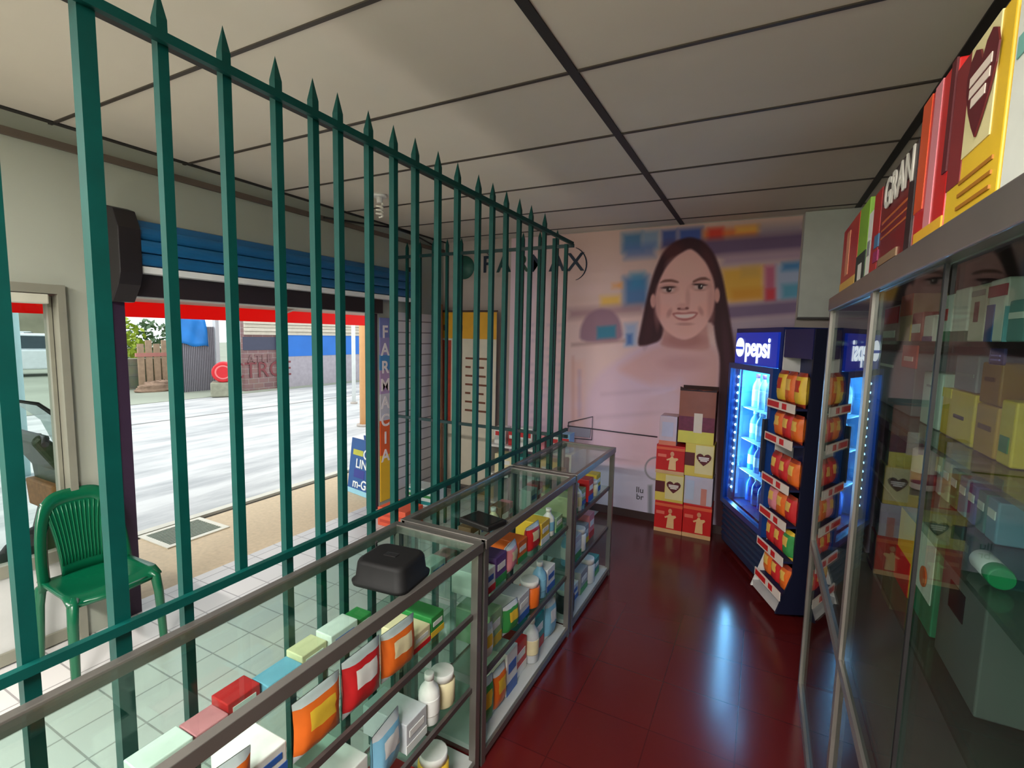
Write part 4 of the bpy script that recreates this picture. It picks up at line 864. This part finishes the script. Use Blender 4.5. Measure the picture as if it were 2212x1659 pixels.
# scooter outside the glass door
t = thing('scooter', 'dark olive scooter with a brown seat parked outside the glass door', 'scooter', (-3.62, .85, 0), math.radians(90))
DK = mat((40, 52, 28), .45, noise=.1); TY = mat((24, 24, 26), .8)
for x in (-.62, .36):
    b = MB(); b.lathe([(.14, -.045), (.235, -.045), (.255, -.02), (.255, .02), (.235, .045), (.14, .045)], n=24, M=Matrix.Translation((x, 0, .256)) @ Matrix.Rotation(PI/2, 4, 'X')); wl = b.build('wheel', TY, t)
    b = MB(); b.lathe([(.001, -.03), (.14, -.03), (.14, .03), (.001, .03)], n=20, M=Matrix.Translation((x, 0, .256)) @ Matrix.Rotation(PI/2, 4, 'X')); b.build('hub', ALU, wl)
MB().prism([(-.85, .62), (-.6, .66), (-.1, .62), (.02, .40), (.30, .33), (.34, .36), (.34, .30), (-.1, .24), (-.32, .34), (-.5, .52), (-.85, .55)], 'Y', -.14, .14).build('body', DK, t, bevel=.02)
MB().prism([(.30, .30), (.42, .32), (.52, .62), (.44, .92), (.30, 1.06), (.26, 1.02), (.36, .84), (.38, .62)], 'Y', -.17, .17).build('leg_shield', DK, t, bevel=.02)
MB().prism([(-.82, .66), (-.55, .70), (-.3, .72), (-.05, .69), (-.06, .64), (-.5, .655), (-.82, .63)], 'Y', -.13, .13).build('seat', mat((132, 88, 46), .6), t, bevel=.015)
b = MB(); b.tube([(.28, -.28, 1.02), (.31, -.2, 1.04), (.33, 0, 1.03), (.31, .2, 1.04), (.28, .28, 1.02)], .016, 8); b.build('handlebar', BLACK, t)
b = MB(); b.tube([(.36, .06, .256), (.40, .04, .78), (.34, 0, 1.03)], .022, 8); b.build('fork', ALUD, t)
b = MB(); b.sphere((.47, 0, .80), .07, 14, 8); b.build('headlamp', mat((220, 220, 214), .2), t)
b = MB(); b.prism([(.47, .95), (.42, 1.10), (.30, 1.22), (.30, 1.215), (.415, 1.09), (.463, .95)], 'Y', -.16, .16); b.build('windshield', glass((190, 204, 198), .05), t)
MB().prism([(.34, .60), (.58, .60), (.62, .76), (.33, .76)], 'Y', -.17, .17).build('front_basket', mat((128, 86, 44), .7, noise=.25, nscale=40), t, bevel=.01)
b = MB(); b.tube([(.47, -.165, .93), (.42, -.165, 1.10), (.30, -.165, 1.225), (.12, -.14, 1.28)], [.016, .014, .01, .005], 6); b.build('windshield_edge', BLACK, t)

# across the street
def slab(name, label, cat, pl, pr, pt, pb, X, m, th=.15, group=None):
    """wall-like thing parallel to the street, its face at x = X"""
    a = onX(pl, pb, X); c = onX(pr, pb, X); top = onX((pl+pr)/2, pt, X).z
    t = thing(name, label, cat, (X, (a.y+c.y)/2, -.06), 0, group); t['w'] = c.y-a.y; t['h'] = top+.06
    MB().box((-th, -t['w']/2, 0), (0, t['w']/2, t['h'])).build('wall', m, t)
    return t
GX = -12.6
BRK = tilemat((150, 116, 112), (136, 104, 104), (168, 156, 152), .14, 'YZ', .8, wide=2.2, offset=.5, noise=.25)
t = slab('brick_building', 'long low brick building with blue band and beige eaves across the street', 'building', 530, 1000, 640, 832, GX, BRK)
hw = t['w']/2
def yo(px): return onX(px, 760, GX).y - t.location.y
def zo(px, py): return onX(px, py, GX).z + .06
MB().box((.0, yo(622), zo(680, 768)), (.03, yo(790), zo(680, 724))).build('blue_awning', mat((30, 110, 200), .5, noise=.1, nscale=2), t)
MB().box((.0, yo(525), zo(560, 756)), (.02, yo(600), zo(560, 728))).build('dark_window', mat((60, 62, 84), .4), t)
b = MB()
for k in range(9): b.box((0, -hw, zo(640, 724)+k*.10), (.10 if k % 2 else .06, hw, zo(640, 724)+k*.10+.09))
b.build('eaves_boards', mat((206, 196, 178), .7, noise=.08), t)
MB().box((0, yo(610), .0), (.02, yo(800), zo(680, 768))).build('grey_panel', mat((168, 160, 168), .7, noise=.1), t)
text('painted_lettering', 'CTRCE', .62, frame((.022, yo(564), zo(564, 800)), (0, 1, 0), (0, 0, 1)), mat((126, 62, 66), .7), t, ext=.004)
text('painted_lettering', 'ATLE', .34, frame((.022, yo(560), zo(560, 776)), (0, 1, 0), (0, 0, 1)), mat((130, 96, 96), .7), t, ext=.004)
MB().box((0.02, yo(596), 0), (.10, yo(600), zo(598, 724))).build('corner_pipe', mat((206, 206, 200), .5), t)
t = slab('metal_gate', 'tall grey corrugated metal gate across the street under a blue tarp', 'gate', 385, 470, 705, 828, -13.6, mat((158, 154, 160), .6, .2, noise=.08), .06)
b = MB(); n = 22
for k in range(n): b.box((0, -t['w']/2+t['w']*k/n, 0), (.03, -t['w']/2+t['w']*(k+.5)/n, t['h'])); 
b.build('corrugation', mat((146, 142, 150), .6, .2), t)
for s in (-1, 1): MB().box((-.05, s*t['w']/2-.05, 0), (.08, s*t['w']/2+.05, t['h']+.25)).build('gate_post', mat((214, 216, 220), .5), t)
p = onX(414, 716, -13.5)
t = thing('blue_tarp', 'bright blue tarpaulin slung over the top of the grey gate', 'tarp', p)
b = MB(); V = []
for j in range(9):
    for i in range(11):
        u, v = i/10-.5, j/8-.5; V.append((-.04+.03*math.sin(i*1.3+j*.5), u*.85+.10*v, -v*.74 - .10*u + .03*math.sin(i*.9)*(v+.5)))
b.faces(V, [(j*11+i, j*11+i+1, j*11+i+12, j*11+i+11) for j in range(8) for i in range(10)])
o = b.build('sheet', mat((36, 130, 214), .5, noise=.2, nscale=2), t, smooth=True); m = o.modifiers.new('s', 'SOLIDIFY'); m.thickness = .01
p = onX(483, 803, -12.1)
t = thing('concrete_block', 'low mossy concrete block under the red barrel across the street', 'block', (-12.1, p.y, -.05), math.radians(-36))
MB().rbox((-.24, -.28, 0), (.24, .28, p.z-.252+.05), .03).build('block', mat((150, 150, 130), .8, noise=.2), t)
t = thing('red_barrel', 'red barrel lying on its side, round end toward the street, by the grey gate', 'barrel', (-12.1, p.y, p.z), math.radians(-36))
MY = Matrix.Rotation(PI/2, 4, 'Y')
MB().lathe([(.22, -.22), (.25, -.20), (.245, -.09), (.252, -.075), (.245, -.06), (.245, .06), (.252, .075), (.245, .09), (.25, .20), (.22, .22)], n=28, M=MY).build('drum', mat((214, 34, 44), .45), t)
MB().lathe([(.17, .218), (.18, .232), (.15, .232), (.14, .218)], n=28, M=MY).build('end_ring', mat((236, 120, 120), .5), t)
# garden plot with stone wall, bush, planks
t = slab('stone_wall', 'low mossy stone garden wall at the left across the street', 'wall', 215, 385, 775, 826, -15.2, tilemat((150, 150, 128), (128, 134, 112), (110, 112, 98), .3, 'YZ', .9, wide=1.5, offset=.5, noise=.5), .4)
def leafy(name, label, c, rx, rz, m, seed, n=420, cat='bush', trunk=True, s=.09):
    R = random.Random(seed); t = thing(name, label, cat, (c[0], c[1], c[2]))
    b = MB()
    for k in range(n):
        while 1:
            v = Vector((R.uniform(-1, 1), R.uniform(-1, 1), R.uniform(-1, 1)))
            if .3 < v.length < 1: break
        p = Vector((v.x*rx, v.y*rx, rz + v.z*rz)); a = Vector((R.uniform(-1, 1), R.uniform(-1, 1), R.uniform(-1, 1))).normalized(); c2 = a.orthogonal().normalized(); q = s*R.uniform(.6, 1.5)
        b.faces([p-a*q, p+c2*q*.5, p+a*q, p-c2*q*.5], [(0, 1, 2, 3)])
    b.build('foliage', m, t)
    if trunk: MB().tube([(0, 0, 0), (.03, .02, rz)], [.06, .04], 8).build('stem', mat((90, 76, 56), .8), t)
    return t
p = onX(262, 715, -16.6); leafy('shrub', 'yellow-green shrub above the stone garden wall', (p.x, p.y, -.06), .62, (p.z+.5)/2, mat((150, 170, 50), .7, noise=.2), 3)
p = onX(325, 715, -17.6); leafy('shrub', 'darker green shrub behind the planks of the garden', (p.x, p.y, -.06), .7, (p.z+.45)/2, mat((84, 110, 76), .7, noise=.2), 5, 520)
p = onX(345, 760, -15.0)
t = thing('plank_gate', 'weathered plank gate with a white post left of the grey metal gate', 'gate', (p.x, p.y, -.06))
b = MB()
for k in range(6): b.box((-.02, -.55+k*.2, .1), (.02, -.40+k*.2, 1.25+.1*(k % 2)))
b.build('planks', mat((178, 150, 124), .8, noise=.15), t); MB().box((-.03, -.6, .9), (.03, .62, 1.0)).build('crossbar', mat((196, 130, 120), .7), t)
MB().box((-.06, .62, 0), (.06, .74, 2.2)).build('white_post', mat((232, 232, 226), .6), t)
p = onZ(335, 815, -.06)
t = thing('dirt_heap', 'low heap of rubble and weeds at the foot of the garden wall', 'rubble', (-14.4, onX(345, 815, -14.4).y, -.06))
b = MB(); R = random.Random(9)
b.lathe([(.6*math.cos(k*PI/16)*(1+.1*R.uniform(-1, 1))+.001, .26*math.sin(k*PI/16)) for k in range(9)], n=22, sx=.5)
for v in b.bm.verts: v.co += Vector((R.uniform(-.03, .03), R.uniform(-.05, .05), R.uniform(0, .05)))
b.build('mound', mat((150, 124, 104), .9, noise=.25), t)
# posts near the opening
for (px, X, col, lab, r, pb) in ((764, -8.6, (236, 240, 238), 'slim white street post seen right of the blue awning', .045, 840), (785, -6.4, (236, 178, 120), 'orange painted post on the street beside the white post', .07, 860)):
    p = onX(px, 800, X); t = thing('street_post', lab, 'post', (X, p.y, -.06))
    MB().lathe([(r, 0), (r, 3.0), (r*.8, 3.02)], n=14).build('pole', mat(col, .5), t); MB().lathe([(r*1.8, 0), (r*1.8, .04)], n=14).build('base_plate', mat((180, 170, 160), .6), t)
p = onX(28, 740, -7.2); t = thing('street_post', 'pale blue post outside the glass door at the far left', 'post', (-7.2, p.y, -.06))
MB().lathe([(.06, 0), (.06, 3.1), (.05, 3.12)], n=14).build('pole', mat((180, 216, 220), .5), t); MB().lathe([(.11, 0), (.11, .04)], n=14).build('base_plate', mat((150, 156, 160), .6), t)
# parked cars far left
def car(label, loc, rz, c):
    t = thing('parked_car', label, 'car', loc, rz, None); m = mat(c, .25)
    MB().prism([(-2.1, .25), (2.1, .25), (2.15, .55), (2.0, .78), (1.1, .88), (-1.9, .92), (-2.15, .8)], 'Y', -.82, .82).build('body', m, t, bevel=.05)
    MB().prism([(-1.55, .90), (1.05, .88), (.45, 1.40), (-1.1, 1.42)], 'Y', -.72, .72).build('cabin', m, t, bevel=.05)
    g = mat((70, 84, 92), .15)
    for s in (-1, 1): MB().prism([(-1.35, .94), (.85, .92), (.40, 1.33), (-1.05, 1.35)], 'Y', s*.722-.004, s*.722+.004).build('side_window', g, t)
    MB().prism([(1.07, .92), (.50, 1.37), (.48, 1.36), (1.04, .92)], 'Y', -.62, .62).build('windshield', g, t)
    for x in (-1.3, 1.3):
        for s in (-1, 1): MB().lathe([(.15, -.1), (.31, -.1), (.32, 0), (.31, .1), (.15, .1)], n=20, M=Matrix.Translation((x, s*.75, .32)) @ Matrix.Rotation(PI/2, 4, 'X')).build('wheel', TY, t)
    for s in (-1, 1): MB().rbox((2.02, s*.6-.16, .58), (2.16, s*.6+.16, .72), .02).build('headlight', mat((240, 240, 236), .2), t)
    return t
d_ = ray(85, 762); k_ = 23/math.hypot(d_.x, d_.y); car('white car parked nearer the pale blue post across the street', (d_.x*k_, d_.y*k_, -.06), math.radians(75), (226, 232, 236))
d_ = ray(50, 750); k_ = 29/math.hypot(d_.x, d_.y); car('white car parked behind the nearer white car', (d_.x*k_-1, d_.y*k_, -.06), math.radians(60), (206, 214, 220))
t = slab('hedge_wall', 'tan and grey wall with creepers behind the parked cars at far left', 'wall', -160, 240, 655, 785, -33, mat((150, 146, 124), .9, noise=.3, nscale=.8), .4)
MB().box((0, -t['w']/2, 0), (.15, t['w']/2, .5)).build('plinth', mat((140, 146, 140), .8), t)
struct(MB().box((-60, -40, -.055), (-12.2, 60, -.05)).build('verge', mat((150, 156, 140), .9, noise=.15, nscale=.7)))

# ---------------------------------------------------------------- unseen fill lights, added to brighten the room (behind and above the camera)
def fill_light(label, x, y, e, rz=0, col=(1., .965, .92)):
    t = thing('added_fill_light', label, 'fill light', (x, y, ZC), rz)
    MB().box((-.62, -.07, -.045), (.62, .07, 0)).build('housing', WHITE, t)
    for s in (-1, 1): MB().tube([(-.58, s*.035, -.062), (.58, s*.035, -.062)], .013, 10).build('tube', mat((255, 246, 232), .4, emit=6), t)
    L = bpy.data.lights.new('fill_lamp', 'AREA'); L.shape = 'RECTANGLE'; L.size = 1.2; L.size_y = .14; L.energy = e; L.color = col
    o = bpy.data.objects.new('fill_lamp', L); C.objects.link(o); o.parent = t; o.location = (0, 0, -.08)
fill_light('added twin-tube fill light over the aisle, unseen behind the camera', -.35, -.95, 92, 0)
fill_light('added twin-tube fill light over the customer side, unseen behind the camera', -2.3, -.9, 60, 0)

# ---------------------------------------------------------------- daylight
wd = bpy.data.worlds.new('overcast'); sc.world = wd; wd.use_nodes = True
nt = wd.node_tree; bg = nt.nodes['Background']; tc = nt.nodes.new('ShaderNodeTexCoord'); sp = nt.nodes.new('ShaderNodeSeparateXYZ'); rp = nt.nodes.new('ShaderNodeValToRGB')
nt.links.new(tc.outputs['Generated'], sp.inputs[0]); nt.links.new(sp.outputs['Z'], rp.inputs[0]); nt.links.new(rp.outputs[0], bg.inputs[0])
rp.color_ramp.elements[0].color = (.80, .88, .90, 1); rp.color_ramp.elements[1].color = (.92, .97, 1., 1)
bg.inputs[1].default_value = .9
sn = bpy.data.lights.new('sun', 'SUN'); sn.energy = .45; sn.angle = math.radians(25); sn.color = (1, .97, .92)
so = bpy.data.objects.new('sun', sn); C.objects.link(so); so.rotation_euler = (math.radians(35), math.radians(-25), 0)

sc.view_settings.view_transform = 'Standard'; sc.view_settings.look = 'None'; sc.view_settings.gamma = 1; sc.view_settings.exposure = 1.05
sc.view_settings.use_curve_mapping = False
sc.cycles.transparent_max_bounces = 32; sc.cycles.max_bounces = 10; sc.cycles.caustics_reflective = False; sc.cycles.caustics_refractive = False
